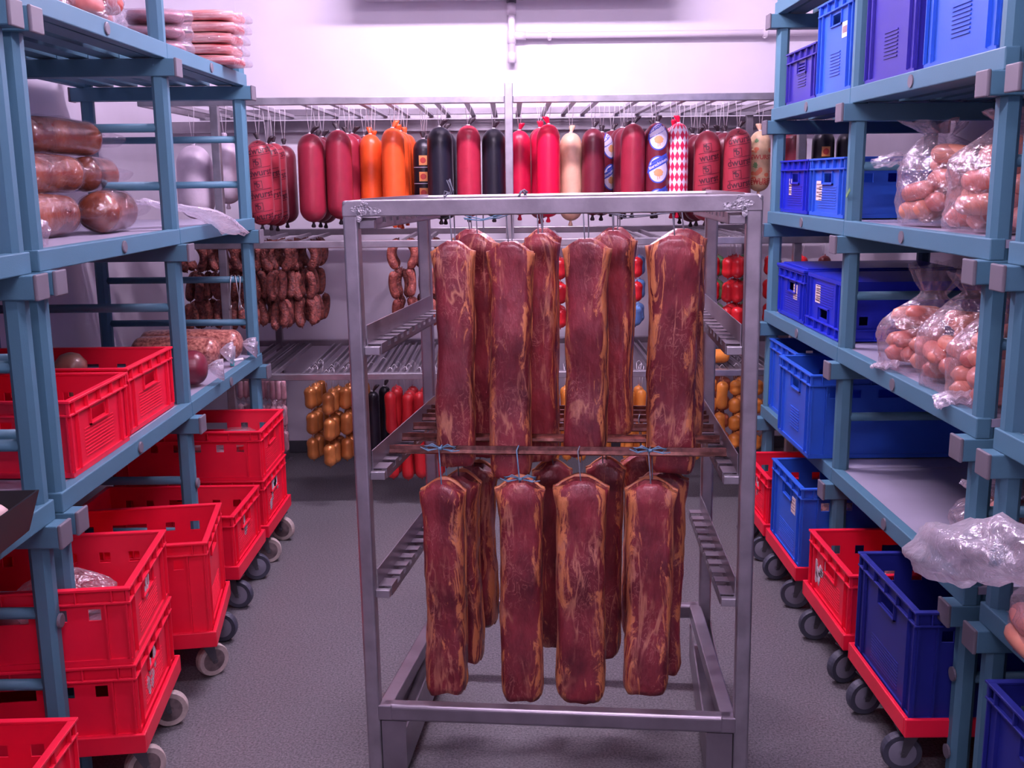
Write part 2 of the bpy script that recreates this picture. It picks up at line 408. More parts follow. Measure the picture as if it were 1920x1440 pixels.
# ------------------------------------------------------------------ lamps (ceiling, above the picture)
def emit(name, col, k):
    m = bpy.data.materials.new(name); m.use_nodes = True; nt = m.node_tree; nt.nodes.remove(nt.nodes['Principled BSDF'])
    e = nt.nodes.new('ShaderNodeEmission'); e.inputs[0].default_value = (*col, 1); e.inputs[1].default_value = k
    nt.links.new(e.outputs[0], nt.nodes['Material Output'].inputs['Surface']); return m
LC = (.985, .785, 1.04)
def tube_lamp(label, x, y, z, L, r, k):
    fx = thing('ceiling_light', label, 'ceiling light', (x, y, z))
    MB().tube([(-L / 2, 0, 0), (L / 2, 0, 0)], r, 16).build('tube', emit('lamp glow', LC, k), fx)
    mb = MB().box((-L / 2 - .05, -.03, .07), (L / 2 + .05, .03, .12)); mb.box((-L / 2 - .03, -.02, -.02), (-L / 2 - .002, .02, .08)); mb.box((L / 2 + .002, -.02, -.02), (L / 2 + .03, .02, .08)); mb.box((-.02, -.02, .12), (.02, .02, 3.0 - z))
    mb.build('housing', 'pipe', fx, weld=False)
tube_lamp('tube light hanging from the ceiling above the rack of pork', .05, 1.9, 2.85, 1.2, .04, 84)
tube_lamp('tube light hanging from the ceiling near the camera', .0, -.25, 2.85, 1.2, .04, 62)
tube_lamp('tube light hanging from the ceiling before the back wall', .0, 4.05, 2.85, 1.2, .04, 200)
w = bpy.data.worlds.new('world'); SC.world = w; w.use_nodes = True
w.node_tree.nodes['Background'].inputs[0].default_value = (.02, .02, .025, 1)

# ------------------------------------------------------------------ shelving
CH = .012
def post_poly(cx, cy, wx=.05, wy=.046):
    a, b = wx / 2, wy / 2; c = CH
    return [(cx - a + c, cy - b), (cx + a - c, cy - b), (cx + a, cy - b + c), (cx + a, cy + b - c), (cx + a - c, cy + b), (cx - a + c, cy + b), (cx - a, cy + b - c), (cx - a, cy - b + c)]
def shelving(s, frames, levels, slat_levels, rungs, ztop, label, rung_cut=None, plugs=(), zend=None):
    """s: -1 left / +1 right; aisle face at |x|=1.09; levels are rail-top heights"""
    yc = frames[0]
    root = thing('shelving_unit', label, 'shelving', (s * 1.09, yc, 0), 0, 'polymer shelving units')
    X = lambda d: s * d                    # d = distance behind the aisle face
    D = .69
    def bx(mb, d0, d1, y0, y1, z0, z1):
        mb.box((min(X(d0), X(d1)), y0, z0), (max(X(d0), X(d1)), y1, z1)); return mb
    for fy in frames:
        y = fy - yc
        for d in (.03, D - .03):
            MB().prism(post_poly(X(d), y), 0.0, zend if zend and fy == frames[-1] else ztop).build('post', 'shelf', root)
        for z in levels:
            b = bx(MB(), -.028, D + .028, y - .03, y + .03, z - .105, z - .05).build('crossbeam', 'shelf', root, bevel=.003)
            for d0, d1 in ((-.036, -.027), (D + .027, D + .036)):
                bx(MB(), d0, d1, y - .032, y + .032, z - .107, z - .048).build('end_cap', 'cap', b, bevel=.003)
        for z in rungs:
            MB().tube([(X(.04), y, z), (X(D - .04), y, z)], .0145, 14).build('rung', 'shelf', root, smooth=True)
        for (py, z) in plugs:
            if abs(py - fy) < .01:
                MB().lathe([(.018, -.002), (.018, .003), (.015, .005)], 18, (X(.0), y, z), axis='x').build('post_plug', 'cap', root)
    for a, b_ in zip(frames[:-1], frames[1:]):
        y0, y1 = a - yc, b_ - yc
        e0 = .03 if a == frames[0] else 0; e1 = .03 if b_ == frames[-1] else 0
        for z in levels:
            for d0, d1 in ((0, .035), (D - .035, D)):
                rl = bx(MB(), d0, d1, y0 - e0 + .001, y1 + e1 - .001, z - .05, z).build('shelf_rail', 'shelf', root, bevel=.003)
                if d0 == 0:
                    MB().lathe([(.0175, -.003 ), (.0175, .003), (.015, .0045)], 20, (-s * .0005, (y0 + y1) / 2, z - .026), axis='x').build('plug', 'cap', rl)
            if z in slat_levels:
                mb = MB()
                for k in range(6):
                    d = .055 + k * .1
                    bx(mb, d, d + .065, y0 - e0 + .003, y1 + e1 - .003, z - .045, z - .012)
                mb.build('slatted_shelf', 'shelf', root)
            else:
                mb = bx(MB(), .036, D - .036, y0 - e0 + .003, y1 + e1 - .003, z - .022, z - .003)
                mb.build('shelf_plate', 'panel', root)
                mb = MB()
                for k in range(6):
                    d = .055 + k * .1
                    bx(mb, d, d + .05, y0 - e0 + .003, y1 + e1 - .003, z - .047, z - .023)
                mb.build('under_slats', 'shelf', root)
    return root
ZL = [1.969, 1.380, .796]; ZR = [2.224, 1.806, 1.387, .969, .552]
RL = [1.705, 1.52, 1.12, .935, .52, .335]; RR = [2.0, 1.56, 1.14, .73, .3]
shelving(-1, [2.465, 3.495, 4.5], ZL, [1.969], RL, 2.4, 'blue-grey shelving on the left holding the big ham sausages and red crates', plugs=[(3.495, .51), (2.465, .5)], zend=2.125)
shelving(-1, [1.25, 2.365], ZL, [1.969], RL, 2.4, 'blue-grey shelving at the left edge of the picture beside the black tray', plugs=[(2.365, .5)])
shelving(1, [2.42, 3.455, 4.455], ZR, [1.806, 2.224], RR, 2.6, 'blue-grey shelving on the right holding blue crates and bags of frankfurters', plugs=[(2.42, .31), (2.42, .1)])
shelving(1, [1.15, 2.275], ZR, [1.806, 2.224], RR, 2.6, 'blue-grey shelving at the right edge of the picture', plugs=[])

# ------------------------------------------------------------------ crates
def crate_mesh(L, W, H, tall=False, vents=False, lid=False, handle_front=True, side_holes=True, flip=False):
    """L along x (into the shelf), W along y; aisle end at +x. Base on z=0. Returns body, rim"""
    b = MB(); t = .004; i = .012            # wall inset under rim
    x, y = L / 2 - i, W / 2 - i
    hz = H - .085
    hf = [(-.05, .05, hz, hz + .032)] if handle_front else []
    hs = []
    if side_holes:
        hs = [(-.055, .055, hz, hz + .03)] + [(c - .015, c + .015, hz, hz + .03) for c in (-.21, -.13, .13, .21)]
    b.wall((x, 0, 0), (0, 1, 0), (0, 0, 1), (-1, 0, 0), (-y, y), (0, H - .004), hf, t)
    b.wall((-x, 0, 0), (0, 1, 0), (0, 0, 1), (1, 0, 0), (-y, y), (0, H - .004), hf, t)
    b.wall((0, -y, 0), (1, 0, 0), (0, 0, 1), (0, 1, 0), (-x, x), (0, H - .004), hs, t)
    b.wall((0, y, 0), (1, 0, 0), (0, 0, 1), (0, -1, 0), (-x, x), (0, H - .004), hs, t)
    b.box((-x, -y, 0), (x, y, .005))
    # corner ribs and end ribs
    for sx in (-1, 1):
        for sy in (-1, 1):
            for q in (0, .05):
                xx = sx * (x - q); yy = sy * y
                b.box((xx - .002, min(yy, yy + sy * .009), .012), (xx + .002, max(yy, yy + sy * .009), H - .04))
            for q in (0, .045):
                yy = sy * (y - q); xx = sx * x
                b.box((min(xx, xx + sx * .009), yy - .002, .012), (max(xx, xx + sx * .009), yy + .002, H - .04))
    for sx in (-1, 1):                      # recessed centre field and handle frame
        xx = sx * x
        for (y0, y1, z0, z1) in ((-.062, .062, hz - .008, hz - .004), (-.062, -.058, hz - .008, hz + .04), (.058, .062, hz - .008, hz + .04)):
            b.box((min(xx, xx + sx * .006), y0, z0), (max(xx, xx + sx * .006), y1, z1))
        if vents:
            for k in range(8):
                z = .06 + k * .0105
                b.box((min(xx, xx + sx * .003), -.055, z), (max(xx, xx + sx * .003), .055, z + .004))
        else:
            for k in range(9):
                z = .03 + k * .009
                b.box((min(xx, xx + sx * .0015), -.1, z), (max(xx, xx + sx * .0015), .1, z + .003))
    b.box((-x - .006, -y - .006, 0), (x + .006, y + .006, .012)) if False else None
    # base skirt
    for (a0, a1) in (((-x - .005, -y - .005, 0), (x + .005, -y, .014)), ((-x - .005, y, 0), (x + .005, y + .005, .014)), ((x, -y, 0), (x + .005, y, .014)), ((-x - .005, -y, 0), (-x, y, .014))):
        b.box(a0, a1)
    r = MB(); X, Y = L / 2, W / 2
    def ring(z0, z1, o0, inn):
        r.box((-X + o0, -Y + o0, z0), (X - o0, -Y + inn, z1)); r.box((-X + o0, Y - inn, z0), (X - o0, Y - o0, z1))
        r.box((X - inn, -Y + inn, z0), (X - o0, Y - inn, z1)); r.box((-X + o0, -Y + inn, z0), (-X + inn, Y - inn, z1))
    ring(H - .007, H, 0, i + t + .0015); ring(H - .042, H - .036, .002, i)
    for sx in (-1, 1):
        for sy in (-1, 1):
            a0, a1 = sorted((sx * (X - i - .001), sx * (X - .004))); b0, b1 = sorted((sy * (Y - i - .001), sy * (Y - .004)))
            r.box((a0, b0, H - .037), (a1, b1, H - .006))
    for k in range(-3, 4):
        for sy in (-1, 1): r.box((k * .085 - .002, min(sy * Y * .995, sy * (Y - i)), H - .037), (k * .085 + .002, max(sy * Y * .995, sy * (Y - i)), H - .006))
    for k in range(-2, 3):
        for sx in (-1, 1): r.box((min(sx * X * .997, sx * (X - i)), k * .085 - .002, H - .037), (max(sx * X * .997, sx * (X - i)), k * .085 + .002, H - .006))
    return b, r
CR = {}
def crate(label, m, x, y, z, H, W=.43, L=.6, rot=0.0, group=None, upside=False, sticker=None, lid=False, **k):
    key = (m, H, W, L, lid, tuple(sorted(k.items())))
    if key not in CR or sticker:
        root = thing('crate', label, 'crate', (x, y, z), rot, group)
        if key in CR:
            for ch in CR[key].children:
                if ch.name.split('.')[0] in ('body', 'rim', 'lid'):
                    c = ch.copy(); COL.objects.link(c); c.parent = root
        else:
            b, r = crate_mesh(L, W, H, **k)
            b.build('body', m, root, weld=False); r.build('rim', m, root, weld=False, bevel=.0012, bseg=1)
            if lid:
                mb = MB().box((-L / 2 - .003, -W / 2 - .003, H), (L / 2 + .003, W / 2 + .003, H + .012)); mb.box((-L / 2 + .02, -W / 2 + .02, H + .012), (L / 2 - .02, W / 2 - .02, H + .018))
                mb.build('lid', m, root, bevel=.003)
            if not sticker: CR[key] = root
        if sticker:
            kind, sy, sz, w_, h_ = sticker
            xf = L / 2 - .012
            if kind == 'torn':
                bm_ = MB(); rnd = random.Random(hash((round(x, 2), round(y, 2))) & 255)
                for q in range(7):
                    cy, cz = sy + rnd.uniform(-.5, .5) * w_, sz + rnd.uniform(-.5, .5) * h_
                    poly = [(cy + math.cos(a) * rnd.uniform(.15, .4) * w_ * .5, cz + math.sin(a) * rnd.uniform(.3, .8) * h_ * .5) for a in [j * PI / 3.5 for j in range(7)]]
                    bm_.prism(poly, xf - .001, xf + .0015, 'x')
                bm_.build('torn_sticker', 'wornpaper', root, weld=False)
            else:
                lb = MB().box((xf - .001, sy - w_ / 2, sz - h_ / 2), (xf + .0015, sy + w_ / 2, sz + h_ / 2)).build('label_sheet', 'white' if kind == 'white' else 'paper', root)
                ln = MB(); rnd = random.Random(int(x * 100 + y * 1000) & 1023)
                for q in range(4 if kind != 'white' else 1):
                    zz = sz + h_ * (.32 - q * .2) if kind != 'white' else sz
                    hh = .035 * h_ if kind != 'white' else .22 * h_
                    yy = sy - w_ * .4
                    while yy < sy + w_ * .3:
                        ww = rnd.uniform(.06, .16) * w_
                        ln.box((xf + .001, yy, zz - hh), (xf + .0022, yy + ww, zz + hh)); yy += ww + .03 * w_
                ln.build('lettering', 'faded_ink', lb, weld=False)
        if upside: root.rotation_euler = (PI, 0, rot); root.location.z = z + H
        return root
    r = dup(CR[key], (x, y, z), rot, label, group)
    if not group and 'group' in r: del r['group']
    r.rotation_euler = (PI, 0, rot) if upside else (0, 0, rot)
    if upside: r.location.z = z + H
    return r

# dollies
def make_caster(parent, tire, hub, x, y, ang, r=.052):
    rt_ = Matrix.Rotation(ang, 3, 'Z'); off = rt_ @ V((.03, 0, 0))
    def P(p): return tuple(rt_ @ V(p) + V((x, y, 0)))
    w = MB()
    w.lathe([(r - .016, -.014), (r - .003, -.015), (r, -.008), (r, .008), (r - .003, .015), (r - .016, .014)], 28, (0, 0, 0), axis='y')
    for v in w.bm.verts: v.co = rt_ @ (v.co + V((.03, 0, r))) + V((x, y, 0))
    wo = w.build('wheel', tire, parent, smooth=False, bevel=.0)
    h = MB(); h.lathe([(.008, -.017), (.012, -.018), (r - .017, -.0145), (r - .014, -.012), (r - .014, .012), (r - .017, .0145), (.012, .018), (.008, .017)], 24, (0, 0, 0), axis='y')
    for v in h.bm.verts: v.co = rt_ @ (v.co + V((.03, 0, r))) + V((x, y, 0))
    h.build('wheel_hub', hub, wo, smooth=False)
    f = MB()
    for sy in (-1, 1):
        f.prism([(.024, r - .007), (.036, r - .007), (.028, .118), (-.012, .118)], sy * .021 - .0015, sy * .021 + .0015, 'y')
    f.box((-.022, -.024, .116), (.046, .024, .12)); f.tube([(.03, -.026, r), (.03, .026, r)], .006, 10)
    f.lathe([(.02, .119), (.024, .124), (.024, .132), (.018, .136)], 18)
    for v in f.bm.verts: v.co = rt_ @ v.co + V((x, y, 0))
    f.build('fork', 'dark_zinc', parent, weld=False)
def dolly(label, x, y, rot, s, tire, hub, m='red', angs=None, W=.44, L=.62):
    root = thing('crate_dolly', label, 'dolly', (x, y, 0), rot, None)
    mb = MB(); X, Y = L / 2, W / 2; t = .012
    for a, b in (((-X, -Y, .132), (X, -Y + t, .182)), ((-X, Y - t, .132), (X, Y, .182)), ((-X, -Y + t, .132), (-X + t, Y - t, .182)), ((X - t, -Y + t, .132), (X, Y - t, .182))): mb.box(a, b)
    mb.box((-X + t, -Y + t, .158), (X - t, Y - t, .165))
    for k in (-.15, .15): mb.box((k - .02, -Y + t, .136), (k + .02, Y - t, .158))
    mb.build('deck', m, root, weld=False, bevel=.003)
    angs = angs or [.2, -.3, .1, .4]
    k = 0
    for sx in (1, -1):
        for sy in (-1, 1):
            make_caster(root, tire[k % len(tire)], hub[k % len(hub)], sx * (X - .055), sy * (Y - .075), angs[k]); k += 1
    return root

# ---- crates on the shelves, left
GL = 'red meat crates on the left shelf'
ZC_ = .797
crate('nearer red crate on the left shelf, right beside the near posts', 'red', -1.405, 2.765, ZC_, .2, rot=.0, W=.41)
crate('farther red crate on the left shelf with a brown ham inside, touching the middle post', 'red', -1.425, 3.235, ZC_, .2, W=.42)
# floor, left
TC, TB = ['cream_tire'], ['brown_hub']; TG, HG = ['grey_tire'], ['hub']
def stack(desc, x, y, rot, heights, tire, hub, m, labels, stick=None, angs=None, dl='', W=.43, dm='red'):
    dolly(dl, x, y, rot, 1, tire, hub, angs=angs, m=dm, W=W + .015)
    z = .166
    for i, h in enumerate(heights):
        crate(labels[i], m[i], x, y, z, h, W=W, rot=rot, sticker=(stick or {}).get(i)); z += h + .001
stack('', -1.255, 2.585, .115, [.2, .2], TC, TB, ['red', 'red'],
      ['red crate with torn stickers, lower of the nearest stack of two, left floor', 'red crate with a film bundle inside, upper of the nearest stack of two, left floor'],
      {0: ('torn', -.02, .09, .12, .08), 1: ('torn', .0, .12, .05, .05)}, dl='red dolly with cream wheels under the two red crates nearest on the left', angs=[.5, .2, .1, .4], W=.44)
stack('', -1.25, 3.16, .16, [.3], TC + TG, TB + HG, ['red'], ['tall red crate standing alone on a turned dolly on the left floor'], dl='turned red dolly under the tall red crate on the left', angs=[.6, -.2, .1, .4], W=.41)
stack('', -1.29, 3.755, .0, [.2], TG, HG, ['red'], ['single low red crate of packed meat between the tall crate and the far left stack'], {0: ('torn', .0, .11, .05, .06)}, dl='red dolly with blue-grey wheels under the single low red crate on the left', angs=[-.1, .3, .1, .4], W=.4)
stack('', -1.285, 4.215, .0, [.2, .2], TC, TB, ['red', 'red'],
      ['red crate with torn white sticker, lower of the far stack on the left floor', 'red crate with holed rim, upper of the far stack on the left floor'],
      {0: ('torn', .0, .1, .14, .1)}, dl='red dolly with cream wheels under the far stack of red crates on the left', angs=[.3, -.2, .1, .4], W=.42)
stack('', -1.265, 1.925, .03, [.2], TC, TB, ['red'], ['red crate cut by the lower left corner of the picture'], dl='red dolly below the crate in the lower left corner', W=.43)
# black tray with mushrooms
t = thing('tray', 'black plastic tray of pale mushrooms overhanging the shelf at the left edge', 'tray', (-1.165, 1.975, .797), .04)
mb = MB(); t_ = .004
pts = [(-.15, -.2), (.15, -.2), (.15, .2), (-.15, .2)]
bot = [V((x * .86, y * .9, 0)) for x, y in pts]; top = [V((x, y, .085)) for x, y in pts]; tin = [V((x * .965, y * .975, .085)) for x, y in pts]; bin_ = [V((x * .83, y * .88, .006)) for x, y in pts]
for i in range(4):
    j = (i + 1) % 4
    mb.quad(bot[i], bot[j], top[j], top[i]); mb.quad(top[i], top[j], tin[j], tin[i]); mb.quad(tin[i], tin[j], bin_[j], bin_[i])
mb.quad(*bot[::-1]); mb.quad(*bin_)
mb.build('tray_shell', 'black', t)
for k, (x, y) in enumerate([(.075, .05), (.085, .11), (.03, .12), (-.05, .12), (.0, .03), (-.06, .04), (.05, -.02), (-.01, -.06)]):
    o = thing('mushroom', 'pale button mushroom lying in the black tray', 'mushroom', (-1.165 + x, 1.975 + y, .803 + (.02 if k < 2 else 0)), k * 1.3, 'mushrooms in the black tray')
    MB().lathe([(.004, .02), (.026, .022), (.032, .03), (.03, .042), (.02, .052), (.006, .056)], 16, wob=.1).build('cap', 'mush', o, smooth=True)
    MB().lathe([(.01, 0), (.012, .004), (.011, .021)], 10).build('stem', 'mush', o, smooth=True)

# ---- right shelving crates (rot = PI so that the front faces the aisle)
P_ = PI
crate('low dark blue crate at the far end of the upper right shelf', 'violet', 1.41, 4.15, 1.807, .2, W=.42, rot=P_, vents=True)
crate('tall bright blue crate with white label, next to the dark low one, upper right shelf', 'blue', 1.405, 3.72, 1.807, .315, W=.4, rot=P_, sticker=('white', .1, .2, .07, .05), vents=True)
crate('tall violet blue crate in the middle of the upper right shelf behind the post', 'violet', 1.405, 3.185, 1.807, .33, W=.42, rot=P_, sticker=('white', -.03, .28, .08, .05), vents=True)
crate('tall bright blue crate nearest the camera on the upper right shelf', 'blue', 1.405, 2.7, 1.807, .34, W=.44, rot=P_, vents=True)
crate('dark cobalt crate with a small note at the far end of the second right shelf', 'cobalt', 1.42, 4.22, 1.388, .205, W=.41, rot=P_, sticker=('note', -.07, .1, .035, .065))
crate('bright blue crate with a pink note next to the middle post, second right shelf', 'blue', 1.42, 3.79, 1.388, .205, W=.42, rot=P_, sticker=('note', -.1, .09, .07, .07))
crate('cobalt crate with lid and a note at the far end of the third right shelf', 'cobalt', 1.42, 4.2, .97, .195, W=.4, rot=P_, sticker=('note', .05, .11, .055, .06), lid=True)
crate('cobalt crate turned upside down with a note, next to the middle post, third right shelf', 'cobalt', 1.42, 3.765, .97, .205, W=.42, rot=P_, upside=True, sticker=('note', .08, .07, .06, .065))
crate('tall blue crate overhanging the fourth right shelf, nearer of the two', 'blue', 1.335, 3.78, .553, .3, W=.43, rot=P_, vents=True)
crate('tall blue crate behind the overhanging one at the far end of the fourth right shelf', 'blue', 1.405, 4.225, .553, .3, W=.42, rot=P_, vents=True)
# floor right
def rstack(x, y, H, m, dl, label, st=None, W=.43, tire=TG, hub=HG, rot=P_, angs=None, dm='red'):
    dolly(dl, x, y, rot, 1, tire, hub, angs=angs, m=dm, W=W + .015)
    crate(label, m, x, y, .166, H, W=W, rot=rot, sticker=st)
rstack(1.3, 4.17, .2, 'red', 'red dolly under the farthest red crate on the right floor', 'low red crate of packed meat, farthest of the floor row on the right', ('torn', .0, .11, .04, .06), .42)
rstack(1.3, 3.7, .3, 'blue', 'red dolly under the tall blue crate on the right floor', 'tall blue crate of film packed meat with a note on the right floor', ('note', .08, .2, .055, .06), .42, angs=[.1, -.3, .2, 0])
rstack(1.295, 3.15, .2, 'red', 'red dolly under the low red crate with torn label on the right floor', 'low red crate with torn white label, beside the dark blue crate, right floor', ('torn', -.1, .09, .1, .08), .43, angs=[-.1, .3, .2, 0])
rstack(1.295, 2.655, .3, 'darkblue', 'red dolly under the tall dark blue crate on the right floor', 'tall dark blue crate standing on a red dolly beside the right post', None, .44, angs=[.2, -.1, .2, 0])
rstack(1.31, 1.87, .3, 'darkblue', 'dark dolly below the crate in the lower right corner', 'dark blue crate cut by the lower right corner of the picture', None, .43, dm='darkblue')

# ------------------------------------------------------------------ hanging rack of pork in the aisle
YW = .108
rack = thing('hanging_rack', 'welded steel smoking rack on the aisle floor hung with pork loins', 'rack', (.0857 + .0116, 2.387, 0), 0, None, (0, -.0076, -YW))
RM = Matrix.Translation(rack.location) @ rack.rotation_euler.to_matrix().to_4x4()
def RW(u, v, z): return RM @ V((u, v, z))
pw = .036
for sx in (-1, 1):
    for (hw, v0, v1) in ((.475, 0, pw), (.437, .684, .72)):
        a, b = sorted((sx * hw, sx * (hw - pw)))
        o = MB().box((a, v0, .03), (b, v1, 1.489)).build('post', 'steel', rack, bevel=.006, bseg=3)
# top frame
ch = .014
mb = MB().prism([(-.475 + ch, 1.4895), (-.475, 1.4895 - ch), (-.475, 1.452), (.475, 1.452), (.475, 1.4895 - ch), (.475 - ch, 1.4895)], -.001, .037, 'y')
mb.build('top_bar', 'steel', rack, bevel=.003)
MB().box((-.436, .685, 1.455), (.436, .719, 1.489)).build('top_bar', 'steel', rack, bevel=.005)
for sx in (-1, 1):                          # side frame bars (rack narrows to the back)
    mb = MB()
    def sb(mb, z0, z1, w0, w1, v0=.03, v1=.69):
        k = (.437 - .475) / .72
        A = [(sx * (.475 + k * v0 - w0), v0), (sx * (.475 + k * v0 - w1), v0), (sx * (.475 + k * v1 - w1), v1), (sx * (.475 + k * v1 - w0), v1)]
        if sx > 0: A = A[::-1]
        mb.prism(A, z0, z1)
    sb(mb, 1.455, 1.489, 0, .034); mb.build('side_bar', 'steel', rack, bevel=.004)
    mb = MB(); sb(mb, .196, .236, .03, .066, .0, .72); mb.build('bottom_side_rail', 'steel_dull', rack, bevel=.003)
    # notched rod holders on four levels
    for lv, zt in enumerate((1.448, 1.152, .846, .543)):
        nb = MB(); sb(nb, zt + .002, zt + .045, .036, .0385)           # back plate
        sb(nb, zt - .022, zt + .002, .036, .0385)
        k = (.437 - .475) / .72
        nn = 11
        sb(nb, zt - .0245, zt - .022, .036, .072)                      # bottom flange
        sb(nb, zt - .0245, zt - .012, .0705, .072)                     # inner lip below the notches
        for q in range(nn):                                            # teeth between the notches
            v0 = .05 + q * .06 - (.046 if q == 0 else 0)
            v1 = .05 + q * .06 + .032
            sb(nb, zt - .0005, zt + .0015, .038, .072, v0 if q else .03, v1)
            sb(nb, zt - .014, zt + .001, .0705, .072, v0 if q else .03, v1)
        nb.build('rod_holder', 'steel_dull', rack, weld=False)
        bl = MB(); c0 = sx * (.475 - .036); c1 = sx * (.475 - .072)
        bl.box((min(c0, c1), .012, zt - .024), (max(c0, c1), .032, zt - .004)); bl.build('holder_end', 'steel', rack, bevel=.002)
for v0, v1, nm in ((.002, .04, 'front'), (.684, .718, 'rear')):
    hw = .440 if nm == 'front' else .402
    MB().box((-hw, v0, .192), (hw, v1, .236)).build('bottom_bar', 'steel_dull', rack, bevel=.009, bseg=4)
for sx in (-1, 1):                          # deep channel feet and castors
    a, b = sorted((sx * .437, sx * .375))
    mb = MB().box((a, .006, .035), (b, .012, .192)); mb.box((a, .012, .1), (b, .7, .104))
    a2, b2 = sorted((sx * .437, sx * .433)); mb.box((a2, .012, .06), (b2, .7, .192)); a2, b2 = sorted((sx * .379, sx * .375)); mb.box((a2, .012, .06), (b2, .7, .17))
    mb.build('foot_channel', 'steel_dull', rack, weld=False)
    for v in (.12, .6):
        wb = MB(); r_ = .048
        wb.lathe([(r_ - .012, -.016), (r_, -.012), (r_, .012), (r_ - .012, .016)], 26, (sx * .405, v, r_), axis='x'); wo = wb.build('castor_wheel', 'black', rack)
        wb = MB(); wb.box((sx * .405 - .022, v - .02, r_), (sx * .405 - .019, v + .02, .101)); wb.box((sx * .405 + .019, v - .02, r_), (sx * .405 + .022, v + .02, .101)); wb.box((sx * .405 - .022, v - .03, .096), (sx * .405 + .022, v + .03, .101)); wb.build('castor_fork', 'zinc', rack, weld=False)
# weld patches at the two front top corners
for sx in (-1, 1):
    mb = MB()
    for q, (du, dz, ru, rz) in enumerate([(.045, .015, .022, .012), (.075, .012, .014, .009), (.052, .03, .008, .006), (.04, .0, .006, .012)]):
        c = (sx * (.475 - du), 1.452 + dz)
        mb.prism([(c[0] + math.cos(a) * ru * (1 + .3 * math.sin(3 * a + q)), c[1] + math.sin(a) * rz) for a in [i * PI / 8 for i in range(16)]], -.0035, .002, 'y')
    mb.build('weld_patch', 'weld', rack, weld=False)

# rods lying across the rack
def rack_rod(v, z, label, w=.425, stain='rod'):
    p = RW(0, v, z); o = thing('smoke_rod', label, 'rod', p, 0, 'smoking rods on the hanging rack', (0, -.0076, -YW))
    k = w
    mb = MB(); r = .0125
    poly = []
    for i in range(6):                      # three-winged star section
        a = PI / 2 + i * PI / 3
        if i % 2 == 0:
            for da in (-.16, .16): poly.append((r * math.cos(a + da), r * math.sin(a + da)))
        else: poly.append((.0035 * math.cos(a), .0035 * math.sin(a)))
    mb.prism(poly, -k, k, 'x'); mb.build('bar', stain, o)
    return o
for v, l in ((.155, 'front smoke-stained rod carrying the four lower front pork loins'), (.285, 'smoke-stained rod second from the front on the middle rod holders'),
             (.41, 'smoke-stained rod third from the front on the middle rod holders'), (.52, 'smoke-stained rod fourth from the front on the middle rod holders'),
             (.58, 'smoke-stained rod next to last on the middle rod holders'), (.64, 'rearmost smoke-stained rod on the middle rod holders')):
    rack_rod(v, .861, l, .428 - v * .04)
for v, l in ((.225, 'front rod on the top rod holders just behind the top bar'), (.36, 'second rod on the top rod holders'), (.47, 'third rod on the top rod holders')):
    rack_rod(v, 1.463, l, .428 - v * .04)

